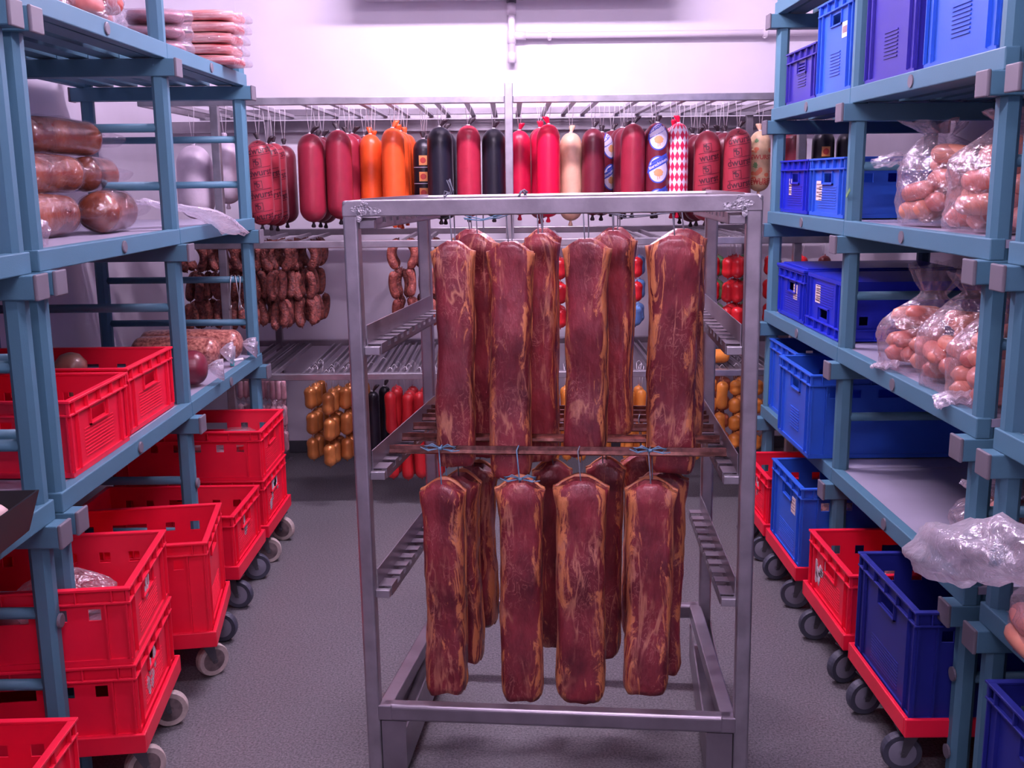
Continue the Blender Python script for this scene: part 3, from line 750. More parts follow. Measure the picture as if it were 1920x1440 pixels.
def loin(uc, w, v, z0, z1, rodv, rodz, label, seed, yawd=0.0, th=.062, bow=None, group='pork loins on the hanging rack', strcol='greystring', arch=.03, lean=0.0):
    rim = .003 if rodz < 1 else -.005
    rnd = random.Random(seed)
    p = RW(uc, v, z0); root = thing('pork_loin', label, 'pork loin', p, -YW + yawd, group)
    H = z1 - z0 - arch; hw0 = w / 2
    ns, nr = 40, 30
    def prof(t):
        f = 1 + .13 * max(0, (t - .87) / .13) ** 1.6 - .03 * math.sin(t * PI) + .05 * mnoise.noise(V((t * 3.1, seed * 3.7, 0)))
        f *= 1 - .16 * max(0, (.05 - t) / .05) ** 2
        return f
    def shape(t, a):
        hw = hw0 * prof(t); c, s_ = math.cos(a), math.sin(a)
        uu = hw * math.copysign(abs(c) ** .62, c)
        tt = th * (.92 + .16 * mnoise.noise(V((t * 4, seed, 5)))) * (1 - .2 * max(0, (t - .95) / .05))
        vv = -tt * max(0, s_) ** .55 if s_ > 0 else 0.004 * s_
        return uu, vv
    def warp(uu, vv, t, out):
        x = uu; wob = .007 * mnoise.noise(V((seed * 1.3, t * 2.2, 1)))
        zz = t * H + arch * (1 - min(1, abs(x / hw0) ** 1.55)) * max(0, (t - .55) / .45) ** 1.5
        zz += .012 * mnoise.noise(V((x * 30, seed * 2.1, 3))) * max(0, 1 - t * 5)
        vv2 = vv - .014 * ((x / hw0) ** 2) * .5
        bend = -.010 * math.sin(t * 2.6 + seed)
        return V((x + wob + lean * (1 - t), vv2 + bend + .5 * wob, zz)), t
    m = MB(); rings = []
    for i in range(ns + 1):
        t = i / ns; ring = []
        for k in range(nr):
            a = 2 * PI * k / nr; uu, vv = shape(t, a)
            q, _ = warp(uu, vv, t, 1)
            nn = mnoise.noise(V((q.x * 38 + seed, q.y * 38, q.z * 16))) * .0035 + mnoise.noise(V((q.x * 95 + seed, q.y * 95, q.z * 40))) * .0016
            # shallow lengthways groove
            g = -.0045 * math.exp(-((uu - hw0 * (.25 + .25 * math.sin(seed))) / .008) ** 2) if vv < -.01 else 0
            d = V((math.cos(a), -max(0, math.sin(a)), 0))
            q = q + d * (nn) + V((0, -g, 0)); ring.append(m.bm.verts.new(q))
        rings.append(ring)
    for i in range(ns):
        for k in range(nr): m.bm.faces.new((rings[i][k], rings[i + 1][k], rings[i + 1][(k + 1) % nr], rings[i][(k + 1) % nr]))
    for ring, sg in ((rings[0], -1), (rings[-1], 1)):
        c = m.bm.verts.new(sum((q.co for q in ring), V()) / nr + V((0, 0, sg * .008)))
        for k in range(nr): m.bm.faces.new((ring[k], ring[(k + 1) % nr], c))
    m.build('meat', 'meat', root, smooth=True)
    # fat layer on the back, showing along the edges and over the top
    fm = MB(); G = []; nu = 12
    for i in range(ns + 1):
        t = i / ns; row = []
        for j in range(nu + 1):
            x = (j / nu * 2 - 1); hw = hw0 * prof(t) * (.985 + .055 * mnoise.noise(V((t * 7, seed * 5.1, x)))) + .001
            q, _ = warp(x * hw, .001, t, 1); q.z += (rim if t > .98 else 0) + (-.004 if t < .02 else 0)
            q.y -= .012 * (abs(x) ** 6) * (.6 + .4 * mnoise.noise(V((t * 5, seed, x))))
            row.append((q, q + V((0, .013 + .004 * mnoise.noise(V((t * 9, x * 3, seed))), 0))))
        G.append(row)
    VA = [[(fm.bm.verts.new(a), fm.bm.verts.new(b)) for a, b in row] for row in G]
    for i in range(ns):
        for j in range(nu):
            fm.bm.faces.new((VA[i][j][0], VA[i][j + 1][0], VA[i + 1][j + 1][0], VA[i + 1][j][0]))
            fm.bm.faces.new((VA[i][j][1], VA[i + 1][j][1], VA[i + 1][j + 1][1], VA[i][j + 1][1]))
    for i in range(ns):
        for j in (0, nu): fm.bm.faces.new((VA[i][j][0], VA[i + 1][j][0], VA[i + 1][j][1], VA[i][j][1]))
    for j in range(nu):
        for i in (0, ns): fm.bm.faces.new((VA[i][j][0], VA[i][j + 1][0], VA[i][j + 1][1], VA[i][j][1]))
    fm.build('fat_layer', 'fat', root, smooth=True)
    # string up to the rod
    loc = root.matrix_basis.inverted()
    top = V((0, -.02, z1 - z0 - .028)); tip = loc @ RW(uc, rodv, rodz + .013)
    L_ = MB(); a = tip + V((-.004, -.016, -.008)); b = tip + V((.004, .016, -.008))
    L_.tube([top, top + V((-.0015, -.012, .02)), a, tip, b, top + V((.0015, .03, .03)), top + V((0, .02, .0))], .0017, 6)
    so = L_.build('string', strcol, root, smooth=True)
    if bow:
        kind, bz = bow
        c = (tip + V((0, -.016, -.004))) if kind == 'rod' else top + V((0, -.014, .028 + bz))
        bm_ = MB()
        for sg in (-1, 1):
            for dz in (0, .005):
                bm_.tube([c, c + V((sg * .02, -.006, .007 + dz)), c + V((sg * .04, -.004, .006 - dz)), c + V((sg * .03, -.005, -.004)), c + V((sg * .008, -.006, -.001))], .0016, 6)
            bm_.tube([c, c + V((sg * .03, -.007, -.006)), c + V((sg * .05, -.006, -.003 * sg))], .0014, 6)
        bm_.tube([c + V((-.004, -.004, 0)), c + V((.004, -.004, 0))], .0045, 8)
        bm_.build('bow', 'bluestring', so, smooth=True)
    return root
RZ3, RZ1 = .861, 1.463
up = 'pork loin of the upper front row'
loin(-.257, .098, .225, .815, 1.388, .225, RZ1, 'leftmost smoked pork loin of the upper front row, orange fat along its left side', 1, .05)
loin(-.114, .104, .225, .785, 1.385, .225, RZ1, 'second smoked pork loin from the left in the upper front row, longest of the row', 2, -.05)
loin(.076, .108, .225, .845, 1.390, .225, RZ1, 'third pork loin from the left, upper front row, tan fat strip on both sides', 3, -.12)
loin(.287, .122, .225, .800, 1.396, .225, RZ1, 'rightmost smoked pork loin of the upper front row, starburst of fat near its top', 4, .06)
loin(-.287, .108, .158, .212, .790, .155, RZ3, 'leftmost smoked pork loin of the lower front row under a light blue bow', 5, -.06, bow=('rod', 0), strcol='bluestring')
loin(-.092, .110, .158, .205, .797, .155, RZ3, 'second pork loin from the left, lower front row, blue bow at its top', 6, .04, bow=('top', 0), strcol='bluestring')
loin(.061, .126, .158, .212, .800, .155, RZ3, 'third pork loin from the left, lower front row, broad with a knobbly right edge', 7, .03)
loin(.236, .118, .158, .240, .793, .155, RZ3, 'rightmost smoked pork loin of the lower front row under a dark grey bow', 8, -.04, bow=('rod', 0), lean=-.006)
# second rows
loin(-.205, .10, .36, .80, 1.400, .36, RZ1, 'dark pork loin behind the gap after the leftmost upper loin', 11, -.2)
loin(-.048, .088, .345, .795, 1.398, .36, RZ1, 'dark pork loin just right behind the second upper loin', 12, -.1)
loin(.146, .105, .36, .86, 1.402, .36, RZ1, 'dark pork loin right behind the third upper loin', 13, -.2)
loin(.315, .115, .36, .82, 1.404, .36, RZ1, 'dark pork loin behind the rightmost upper loin', 14, .1)
loin(-.25, .10, .47, .80, 1.405, .47, RZ1, 'pork loin hidden deep behind the leftmost upper loin', 15, .1)
loin(-.055, .09, .475, .80, 1.405, .47, RZ1, 'pork loin hidden deep behind the second upper loin', 16, .1)
loin(.15, .085, .475, .87, 1.405, .47, RZ1, 'pork loin deep behind the third upper loin', 17, -.3)
loin(-.262, .10, .285, .238, .775, .285, RZ3, 'dark pork loin behind the leftmost lower loin, showing to its right', 18, -.1)
loin(-.235, .11, .41, .295, .765, .41, RZ3, 'ragged dark pork loin deep behind the leftmost lower loin', 19, -.2)
loin(-.03, .10, .41, .245, .77, .41, RZ3, 'dark pork loin behind the gap between second and third lower loins', 20, .2)
loin(.115, .10, .41, .215, .775, .41, RZ3, 'dark pork loin behind the third lower loin, showing to its right', 21, -.1)
loin(.272, .11, .285, .225, .785, .285, RZ3, 'dark pork loin behind the rightmost lower loin', 22, .05)
loin(.215, .1, .52, .22, .77, .52, RZ3, 'pork loin deep behind the rightmost lower loin', 23, .05)
# loose twine tied on the top rod
def twine(pts, name, label, m, r=.0018):
    o = thing(name, label, 'twine', RW(*pts[0]), 0)
    iv = o.matrix_basis.inverted(); mb = MB()
    for dv in (-.004, 0, .004):
        mb.tube([iv @ RW(p[0] + random.uniform(-.004, .004), p[1] + dv, p[2] + random.uniform(-.005, .005)) for p in pts], r * .8, 6)
    mb.build('strand', m, o, smooth=True)
twine([(-.22, .205, 1.44), (-.18, .2, 1.437), (-.14, .2, 1.442), (-.11, .2, 1.45)], 'twine_bow', 'grey twine loop tied on the top rod left of the middle', 'bluestring')
twine([(.13, .205, 1.45), (.18, .2, 1.437), (.24, .2, 1.44), (.29, .2, 1.447)], 'twine_bow', 'long grey twine ends hanging from the top rod near the right loin', 'greystring')
twine([(-.24, .02, 1.492), (-.235, .02, 1.505), (-.225, .02, 1.497), (-.22, .02, 1.51), (-.228, .02, 1.53)], 'twine_bow', 'small grey twine knot standing on the rack top bar, left', 'greystring')
twine([(-.065, .02, 1.492), (-.062, .02, 1.5), (-.055, .02, 1.503), (-.05, .02, 1.497)], 'twine_bow', 'small dark knot standing on the middle of the rack top bar', 'greystring', .003)

# ------------------------------------------------------------------ back hanging rack
FY, RY = 4.72, 5.72
bk = thing('hanging_rack', 'long steel hanging rack along the back wall loaded with sausages', 'rack', (0, FY, 0))
for x in (-1.29, 0, 1.29):
    MB().box((x - .018, 0, .004), (x + .018, .036, 1.945 if x == 0 else 1.86)).build('post', 'steel', bk, bevel=.003)
    MB().box((x * .985 - .018, .96, .004), (x * .985 + .018, .996, 1.87)).build('post', 'steel_dull', bk, bevel=.003)
    MB().box((x * .985 - .035, .945, 0), (x * .985 + .035, 1.01, .004)).build('foot_plate', 'steel_dull', bk)
for z0, z1, hw in ((1.858, 1.89, 1.62), (1.236, 1.268, 1.62), (.634, .664, 1.62)):
    for xa, xb in ((-hw, -.0185), (.0185, hw)) if z0 > 1.8 else ((-hw, hw),):
        MB().box((xa, -.001 if z0 > 1.8 else -.003, z0), (xb, .034, z1)).build('front_rail', 'steel', bk, bevel=.003)
    MB().box((-hw, .962, z0 + .01), (hw, .997, z1 + .012)).build('rear_rail', 'steel_dull', bk, bevel=.003)
MB().box((-1.62, .94, 1.848), (1.62, .952, 1.866)).build('rear_lip', 'steel', bk)
for s in (-1, 1):
    for z0, z1 in ((1.858, 1.888), (1.238, 1.266), (.636, .662)):
        a, b = sorted((s * 1.62, s * 1.59)); MB().box((a, .034, z0), (b, .962, z1)).build('end_rail', 'steel_dull', bk)
MB().box((-1.87, 1.075, 1.79), (1.87, 1.118, 1.85)).build('wall_shadow_band', 'steel_dull', bk)  # dim bar added on the wall as the shadow band below the rear rail

nrod = [0]
def hrod(x, z, label, skew=0.0, double=False, y0=4.745, y1=5.69):
    o = thing('hanging_rod', label, 'rod', (x, y0, z), 0, 'rods across the back rack')
    mb = MB()
    for d in ((-.016, .016) if double else (0,)):
        w_ = .008 if double else .012
        mb.prism([(d - w_, -.008), (d + w_, -.008), (d + w_ * .6, .008), (d - w_ * .6, .008)], 0, y1 - y0, 'y')
    for v in mb.bm.verts: v.co.x += skew * v.co.y
    mb.build('bar', 'steel_dull', o)
    return o

# ---- big hanging sausages
def capsule_prof(L, r, n=9, top=1.15, bot=1.0, taper=.03):
    P = []
    for i in range(n + 1):
        a = PI / 2 * i / n; P.append((max(.004, r * math.sin(a)), r * bot * (1 - math.cos(a))))
    for i in range(1, 7): P.append((r * (1 - taper * i / 7), r * bot + (L - r * bot - r * top) * i / 7))
    for i in range(n + 1):
        a = PI / 2 * i / n; P.append((max(.006, r * (1 - taper) * math.cos(a) ** .9), L - r * top * (1 - math.sin(a))))
    return P
def ellipse2d(a, b, rings=5, seg=36, fn=None):
    bm = bmesh.new(); c = bm.verts.new((0, 0, 0)); prev = None
    for i in range(1, rings + 1):
        q = i / rings; ring = []
        for k in range(seg):
            t = 2 * PI * k / seg; x, y = a * q * math.cos(t), b * q * math.sin(t)
            if fn: x, y = fn(x, y, q)
            ring.append(bm.verts.new((x, y, 0)))
        if prev is None:
            for k in range(seg): bm.faces.new((c, ring[k], ring[(k + 1) % seg]))
        else:
            for k in range(seg): bm.faces.new((prev[k], ring[k], ring[(k + 1) % seg], prev[(k + 1) % seg]))
        prev = ring
    return bm
def rect2d(x0, x1, y0, y1, nx=8, shear=0.0, ragged=0.0, ny=1):
    bm = bmesh.new(); G = []
    for j in range(ny + 1):
        row = []
        for i in range(nx + 1):
            x = x0 + (x1 - x0) * i / nx; y = y0 + (y1 - y0) * j / ny
            if ragged and i in (0, nx): x += (random.random() - .5) * ragged
            row.append(bm.verts.new((x, y + shear * x, 0)))
        G.append(row)
    for j in range(ny):
        for i in range(nx): bm.faces.new((G[j][i], G[j][i + 1], G[j + 1][i + 1], G[j + 1][i]))
    return bm
def move2d(bm, dx=0, dy=0, rot=0.0):
    c, s = math.cos(rot), math.sin(rot)
    for v in bm.verts:
        x, y = v.co.x, v.co.y; v.co.x = x * c - y * s + dx; v.co.y = x * s + y * c + dy
    return bm
def decal(bms, prof, ang, off, name, m, parent):
    """wrap flat meshes (x along the girth, y = height) on to the sausage"""
    def rad(z):
        for (r0, z0), (r1, z1) in zip(prof[:-1], prof[1:]):
            if z0 <= z <= z1: return r0 + (r1 - r0) * (z - z0) / max(1e-6, z1 - z0)
        return prof[-1][0]
    rm = max(p[0] for p in prof); out = MB()
    for bm in bms:
        vm = {}
        for v in bm.verts:
            a = ang + v.co.x / rm; z = max(prof[0][1], min(prof[-1][1] - .004, v.co.y)); r = rad(z) + off
            vm[v] = out.bm.verts.new((r * math.cos(a), r * math.sin(a), z))
        for f in bm.faces:
            try: out.bm.faces.new([vm[v] for v in f.verts])
            except ValueError: pass
        bm.free()
    return out.build(name, m, parent, weld=False)
def print_wurst(prof, L, root, word, ang, first=.1, pitch=.098):
    """frame lines, little crest with a letter, and the word, repeated up the casing"""
    z = first; out = []
    while z < L - .035:
        sl = .16
        t = text_mesh(word, .042); move2d(t, 0, 0, sl); move2d(t, 0, z); out.append(t)
        for dy in (-.02, .022):
            out.append(move2d(rect2d(-.055, .055, dy - .0013, dy + .0013, 12, sl), 0, z))
        # crest: small shield outline with a b
        cx, cy = -.012, z + .043
        for (x0, x1, y0, y1) in ((-.019, .019, -.018, -.0155), (-.019, .019, .0155, .018), (-.019, -.0165, -.018, .018), (.0165, .019, -.018, .018)):
            out.append(move2d(rect2d(x0, x1, y0, y1, 3), cx, cy, .12))
        out.append(move2d(text_mesh('b', .036), cx, cy))
        out.append(move2d(ellipse2d(.007, .006, 1, 8), cx - .011, cy + .006))
        z += pitch
        decal(out, prof, ang, .0007, 'printed_lettering', 'print_dark', root); out = []
def bier_labels(prof, L, root, ang, zs):
    W_, B_, T_, X_, I_ = [], [], [], [], []
    for z in zs:
        B_.append(move2d(ellipse2d(.05, .061), 0, z)); W_.append(move2d(ellipse2d(.044, .055), 0, z))
        X_.append(move2d(rect2d(-.05, .05, -.013, .015, 12, .52, .012), 0, z + .024))
        X_.append(move2d(rect2d(-.03, .046, -.006, .006, 10, .52, .012), 0, z + .046))
        t = text_mesh('Bierschinken', .0185); I_.append(move2d(t, -.001, z + .025, .48))
        T_.append(move2d(ellipse2d(.021, .017, 3, 24, lambda x, y, q: (x * (1 + .1 * math.sin(6 * y * 80)), y)), .001, z - .014))
        T_.append(move2d(rect2d(-.004, -.001, -.044, -.03, 1, .4), 0, z)); T_.append(move2d(rect2d(.004, .008, -.043, -.029, 1, .4), 0, z))
    for i in range(len(zs)):
        f = decal(W_[i:i + 1], prof, ang, .0012, 'label_field', 'label_white', root)
        decal(B_[i:i + 1], prof, ang, .0007, 'label_border', 'blue_label', f)
        decal(X_[2 * i:2 * i + 1], prof, ang, .0017, 'label_banner', 'blue_label', f); decal(X_[2 * i + 1:2 * i + 2], prof, ang, .0017, 'label_banner', 'blue_label', f)
        decal(I_[i:i + 1], prof, ang, .0022, 'label_lettering', 'label_white', f)
        decal(T_[3 * i:3 * i + 3], prof, ang, .0017, 'label_picture', 'label_tan', f)
def tuft(mb, z, r=.0135, h=.036, seed=0):
    rnd = random.Random(seed); mb.lathe([(.007, z - .004), (.006, z + .006), (r, z + h * .8), (r * .8, z + h)], 10, wob=.5)
    dx, dy = rnd.uniform(-.5, .9), rnd.uniform(-.3, .3)
    for v in mb.bm.verts:
        if v.co.z > z + .004: v.co.x += dx * (v.co.z - z); v.co.y += dy * (v.co.z - z)
def big_sausage(name, label, x, y, zt, zb, r, m, tip='darktip', rodz=1.866, group=None, deco=None, turn=0.0, string='string', simple=False):
    L = zt - zb
    root = thing(name, label, 'sausage', (x, y, zb), 0, group)
    prof = capsule_prof(L, r)
    MB().lathe(prof, 32, (0, 0, 0)).build('casing', m, root, smooth=True)
    t = MB(); tuft(t, L - .003, seed=int(x * 1000 + y * 77)); t.build('top_knot', tip, root, smooth=True)
    t = MB(); t.lathe([(.008, -.024), (.012, -.018), (.006, -.004), (.008, .004)], 10, wob=.5); t.build('bottom_knot', tip, root, smooth=True)
    s = MB(); h = rodz - zb
    for sx in (-1, 1):
        s.tube([(sx * .002, 0, L + .004), (sx * .013, .002 * sx, h - .012), (sx * .013, 0, h + .006)], .0013, 5)
    s.tube([(-.013, 0, h + .006), (0, 0, h + .013), (.013, 0, h + .006)], .0013, 5)
    s.lathe([(.0085, L - .001), (.0085, L + .004)], 10)
    s.build('hanging_string', string, root, smooth=True)
    if deco: deco(prof, L, root, -PI / 2 + turn)
    return root
def deco_print(word, first=.1, pitch=.098): return lambda p, L, r, a: print_wurst(p, L, r, word, a, first, pitch)
def deco_bier(p, L, r, a): bier_labels(p, L, r, a, [L - .062, L - .207, L - .352])
def deco_black(p, L, r, a):
    A, B, C_ = [], [], []
    for z in (L - .10, L - .175, L - .25, L - .325):
        A.append(move2d(rect2d(-.02, .02, -.022, .022), 0, z)); B.append(move2d(ellipse2d(.014, .014, 2, 16), 0, z)); C_.append(move2d(rect2d(-.06, .06, -.0012, .0012, 10), 0, z - .032))
    for i in range(len(A)):
        q = decal(A[i:i + 1], p, a, .0007, 'label_square', 'label_orange', r); decal(B[i:i + 1], p, a, .0012, 'label_dot', 'label_red', q); decal(C_[i:i + 1], p, a, .0007, 'label_line', 'label_white', r)
def deco_blue(p, L, r, a):
    A, B, C_, T = [], [], [], []
    for z in (L - .075, L - .185, L - .295, L - .395):
        if z < .04: continue
        A.append(move2d(rect2d(-.03, .03, -.046, .046, 8, 0, 0, 3), 0, z)); B.append(move2d(rect2d(-.025, .025, .008, .04, 8), 0, z)); C_.append(move2d(rect2d(-.022, .022, -.02, .006, 8), 0, z))
    for i in range(len(A)):
        q = decal(A[i:i + 1], p, a, .0007, 'label_field', 'label_white', r); decal(B[i:i + 1], p, a, .0012, 'label_banner', 'label_lightblue', q); decal(C_[i:i + 1], p, a, .0012, 'label_picture', 'label_tan', q)
def deco_tan(p, L, r, a):
    T, G, D = [], [], []
    for z in (L - .12, L - .235, .05):
        T.append(move2d(text_mesh('EWURST', .028), 0, z))
        for k in range(5): D.append(move2d(ellipse2d(random.uniform(.006, .014), random.uniform(.004, .011), 1, 10), random.uniform(-.05, .05), z + random.uniform(.018, .055)))
        for k in range(4): G.append(move2d(ellipse2d(.004, .011, 1, 8), -.03 + random.uniform(-.004, .004), z + .075, k * .8))
    for i in range(3):
        decal(T[i:i + 1], p, a, .0008, 'printed_lettering', 'label_red', r)
        for q in D[i * 5:i * 5 + 5]: decal([q], p, a, .0006, 'printed_blot', 'faded_red', r)
        for q in G[i * 4:i * 4 + 4]: decal([q], p, a, .0006, 'printed_leaf', 'greenmini', r)

def row(x, y, zt, zb, r, m, kinds, nm='hanging_sausage', tip='darktip', pitch=None, first_deco=None, dx=0.0, turn=0.0, desc='', dz=.012, rodlabel=''):
    """one rod of sausages; kinds = descriptions from front to back"""
    pitch = pitch or 2 * r + .012
    for k, kd in enumerate(kinds):
        mm, tt, dc, lab = (m, tip, first_deco, kd) if isinstance(kd, str) else kd
        xx = x + dx * k * (1 if k % 2 else .6)
        big_sausage(nm, lab, xx, y + k * pitch, zt - dz * (k > 0) * (1 if k % 2 else .4), zb - dz * (k > 0) * (.5 if k % 2 else 1.3), r, mm, tt, group='large sausages on the top of the back rack', deco=dc, turn=turn)
    hrod(x, 1.866, rodlabel, 0)
RL_ = 'top rod of the back rack with '
P1 = deco_print('dwurst', .04)
row(-1.135, 4.865, 1.715, 1.335, .057, 'printred',
    ['front printed red sausage next to the left shelf post', 'second printed red sausage next to the left shelf post', 'third printed red sausage of the row next to the left shelf post', ('darkmaroon', 'darktip', None, 'plain dark sausage behind the printed ones next to the left shelf post')],
    first_deco=P1, rodlabel=RL_ + 'the printed red sausages at the left', dx=.012, turn=.25)
row(-.902, 4.88, 1.742, 1.345, .061, 'maroon', ['smooth maroon sausage, first plain one right of the printed red row', ('darkmaroon', 'darktip', None, 'dark maroon sausage behind the first smooth maroon one'), ('darkmaroon', 'darktip', deco_blue, 'blue-labelled maroon sausage behind the first smooth maroon one')],
    rodlabel=RL_ + 'the first smooth maroon sausage', dx=.008)
row(-.775, 4.88, 1.757, 1.357, .06, 'maroon', ['smooth maroon sausage touching the orange sausages', ('maroon', 'darktip', None, 'maroon sausage second behind the one touching the orange sausages'), ('maroon', 'darktip', deco_blue, 'maroon sausage with blue and tan labels left of the orange pair'), ('darkmaroon', 'darktip', None, 'dark maroon sausage behind the blue labels left of the orange pair')],
    rodlabel=RL_ + 'the maroon sausage touching the orange ones', dx=.022, turn=.3)
row(-.645, 5.0, 1.742, 1.352, .052, 'orange', ['smaller orange sausage standing back, left of the front orange one', 'orange sausage behind the smaller left orange one'], tip='orange', rodlabel=RL_ + 'the left orange sausages')
row(-.528, 4.885, 1.764, 1.34, .054, 'orange', ['front orange sausage, brightest and tallest of the orange ones', 'second orange sausage behind the tallest orange one', 'third orange sausage behind the tallest orange one', 'fourth orange sausage behind the tallest orange one'], tip='orange', rodlabel=RL_ + 'the tallest orange sausage', dx=.008)
row(-.405, 5.08, 1.722, 1.35, .051, 'black_c', [('black_c', 'darktip', deco_black, 'black sausage with small orange square labels behind the black pair'), ('black_c', 'darktip', None, 'black sausage behind the one with orange square labels')], rodlabel=RL_ + 'the labelled black sausage')
row(-.315, 4.9, 1.768, 1.352, .06, 'black_c', ['front glossy black sausage left of the red-maroon one', 'black sausage behind the front glossy black one'], rodlabel=RL_ + 'the front black sausage', dx=.012)
row(-.184, 4.88, 1.772, 1.362, .056, 'redmaroon', ['red-maroon sausage hanging between two black sausages'], rodlabel=RL_ + 'the red-maroon sausage')
row(-.07, 4.9, 1.757, 1.36, .056, 'black_c', ['black sausage right beside the middle rack post'], rodlabel=RL_ + 'the black sausage beside the middle post')
row(.048, 4.95, 1.75, 1.365, .052, 'crimson', ['crimson sausage just right of the middle rack post'], tip='crimson', rodlabel=RL_ + 'the crimson sausage beside the middle post')
row(.178, 4.86, 1.772, 1.358, .054, 'hotred', ['bright hot red sausage, most vivid on the rack', ('crimson', 'crimson', None, 'dark red sausage peeping out left behind the hot red one'), ('redmaroon', 'crimson', None, 'second dark red sausage behind the hot red one')], tip='hotred', rodlabel=RL_ + 'the hot red sausage', dx=-.026)
row(.285, 4.95, 1.738, 1.337, .052, 'tan', ['pale tan sausage between the hot red and dark maroon ones'], tip='tan', rodlabel=RL_ + 'the pale tan sausage')
row(.385, 4.92, 1.754, 1.362, .054, 'darkmaroon', ['dark maroon sausage right of the pale tan one', ('darkmaroon', 'darktip', deco_bier, 'labelled sausage peeping out behind the dark maroon one right of the tan one')], rodlabel=RL_ + 'the dark maroon sausage beside the tan one', dx=.05, turn=.9)
row(.561, 4.86, 1.77, 1.374, .057, 'maroon', ['smooth maroon sausage left of the round-labelled one', ('darkmaroon', 'darktip', None, 'second maroon sausage behind the one left of the round labels'), ('darkmaroon', 'darktip', None, 'third maroon sausage behind the one left of the round labels'), ('darkmaroon', 'darktip', None, 'fourth maroon sausage behind the one left of the round labels')], rodlabel=RL_ + 'the maroon sausage left of the round labels', dx=-.02)
row(.672, 4.87, 1.774, 1.372, .056, 'darkmaroon', ['sausage with oval blue and white labels facing the camera', ('darkmaroon', 'darktip', deco_bier, 'round-labelled sausage behind the front oval-labelled one')], first_deco=deco_bier, rodlabel=RL_ + 'the oval-labelled sausages', turn=-.02)
row(.768, 4.87, 1.772, 1.372, .047, 'diamond', ['red and white diamond patterned sausage', ('diamond', 'hotred', None, 'second diamond patterned sausage behind the front one')], tip='hotred', rodlabel=RL_ + 'the diamond patterned sausages', dx=-.01)
row(.902, 4.885, 1.737, 1.333, .061, 'printred', ['printed red sausage right of the diamond pattern', ('darkmaroon', 'darktip', None, 'second dark sausage behind the printed one right of the diamonds'), ('darkmaroon', 'darktip', None, 'third dark sausage behind the printed one right of the diamonds'), ('darkmaroon', 'darktip', None, 'fourth dark sausage behind the printed one right of the diamonds')], first_deco=deco_print('wurst', .09), rodlabel=RL_ + 'the printed red sausage right of the diamonds', dx=-.018, turn=.05)
row(1.037, 4.87, 1.746, 1.345, .064, 'printred', ['rightmost printed red sausage next to the tan printed one', ('darkmaroon', 'darktip', None, 'dark sausage behind the rightmost printed red one'), ('darkmaroon', 'darktip', None, 'third dark sausage behind the rightmost printed red one')], first_deco=deco_print('dwurst', .055), rodlabel=RL_ + 'the rightmost printed red sausage', dx=-.03)
row(1.162, 4.97, 1.738, 1.462, .05, 'tanplain', ['short tan sausage with red printing beside the right shelf post'], tip='tan', first_deco=deco_tan, rodlabel=RL_ + 'the tan printed sausage')
row(1.31, 4.92, 1.74, 1.36, .055, 'darkmaroon', ['dark maroon sausage seen above the blue crates on the second right shelf'], rodlabel=RL_ + 'the dark sausage seen through the right shelving')
row(1.44, 4.92, 1.74, 1.36, .052, 'black_c', ['black sausage with white marks seen above the blue crates'], first_deco=deco_black, rodlabel=RL_ + 'the black marked sausage seen through the right shelving')
row(1.55, 4.92, 1.73, 1.36, .05, 'black_c', ['plain black sausage at the right end of the back rack'], rodlabel=RL_ + 'the last black sausage at the right')
row(-1.47, 5.0, 1.7, 1.36, .085, 'whitec', ['large whitish sausage at the left end of the back rack'], tip='whitec', rodlabel=RL_ + 'the large whitish sausage')
row(-1.31, 4.96, 1.72, 1.43, .062, 'whitec', ['smaller whitish sausage behind the end frame of the left shelving'], tip='whitec', rodlabel=RL_ + 'the smaller whitish sausage')

# ---- linked sausages
def link_mesh(L, r, bend, m, name, seg=14, n=12, knot=True):
    pts, rr = [], []
    n = 20
    for i in range(n + 1):
        q = .5 - .5 * math.cos(PI * i / n); a = (q - .5)
        pts.append((bend * (1 - 4 * a * a), 0, L * q))
        e = min(q, 1 - q) * L
        rr.append(max(.0022, r * math.sqrt(max(0, 1 - max(0, 1 - e / r) ** 2)) if e < r else r) * (1 + .04 * math.sin(q * 9)))
    pts = [(0, 0, -.006)] + pts + [(bend * 0, 0, L + .006)]; rr = [.003] + rr + [.003]
    mb = MB(); mb.tube(pts, rr, 20); return mb
MESH = {}
def linkobj(key, L, r, bend, m, parent, loc, rot, name='link'):
    if key not in MESH:
        o = link_mesh(L, r, bend, m, name).build(name, m, parent, smooth=True); MESH[key] = o.data
    else:
        o = bpy.data.objects.new(name, MESH[key]); COL.objects.link(o); o.parent = parent
    o.location = loc; o.rotation_euler = rot; return o
def strings(root, z0, z1, sp=.012, m='string', n=2):
    s = MB()
    for sx in ((-1, 1) if n == 2 else (0,)): s.tube([(sx * .002, 0, z0), (sx * sp, 0, z1)], .0012, 5)
    if n == 2: s.tube([(-sp, 0, z1), (0, 0, z1 + .012), (sp, 0, z1)], .0012, 5)
    s.build('hanging_string', m, root, smooth=True)
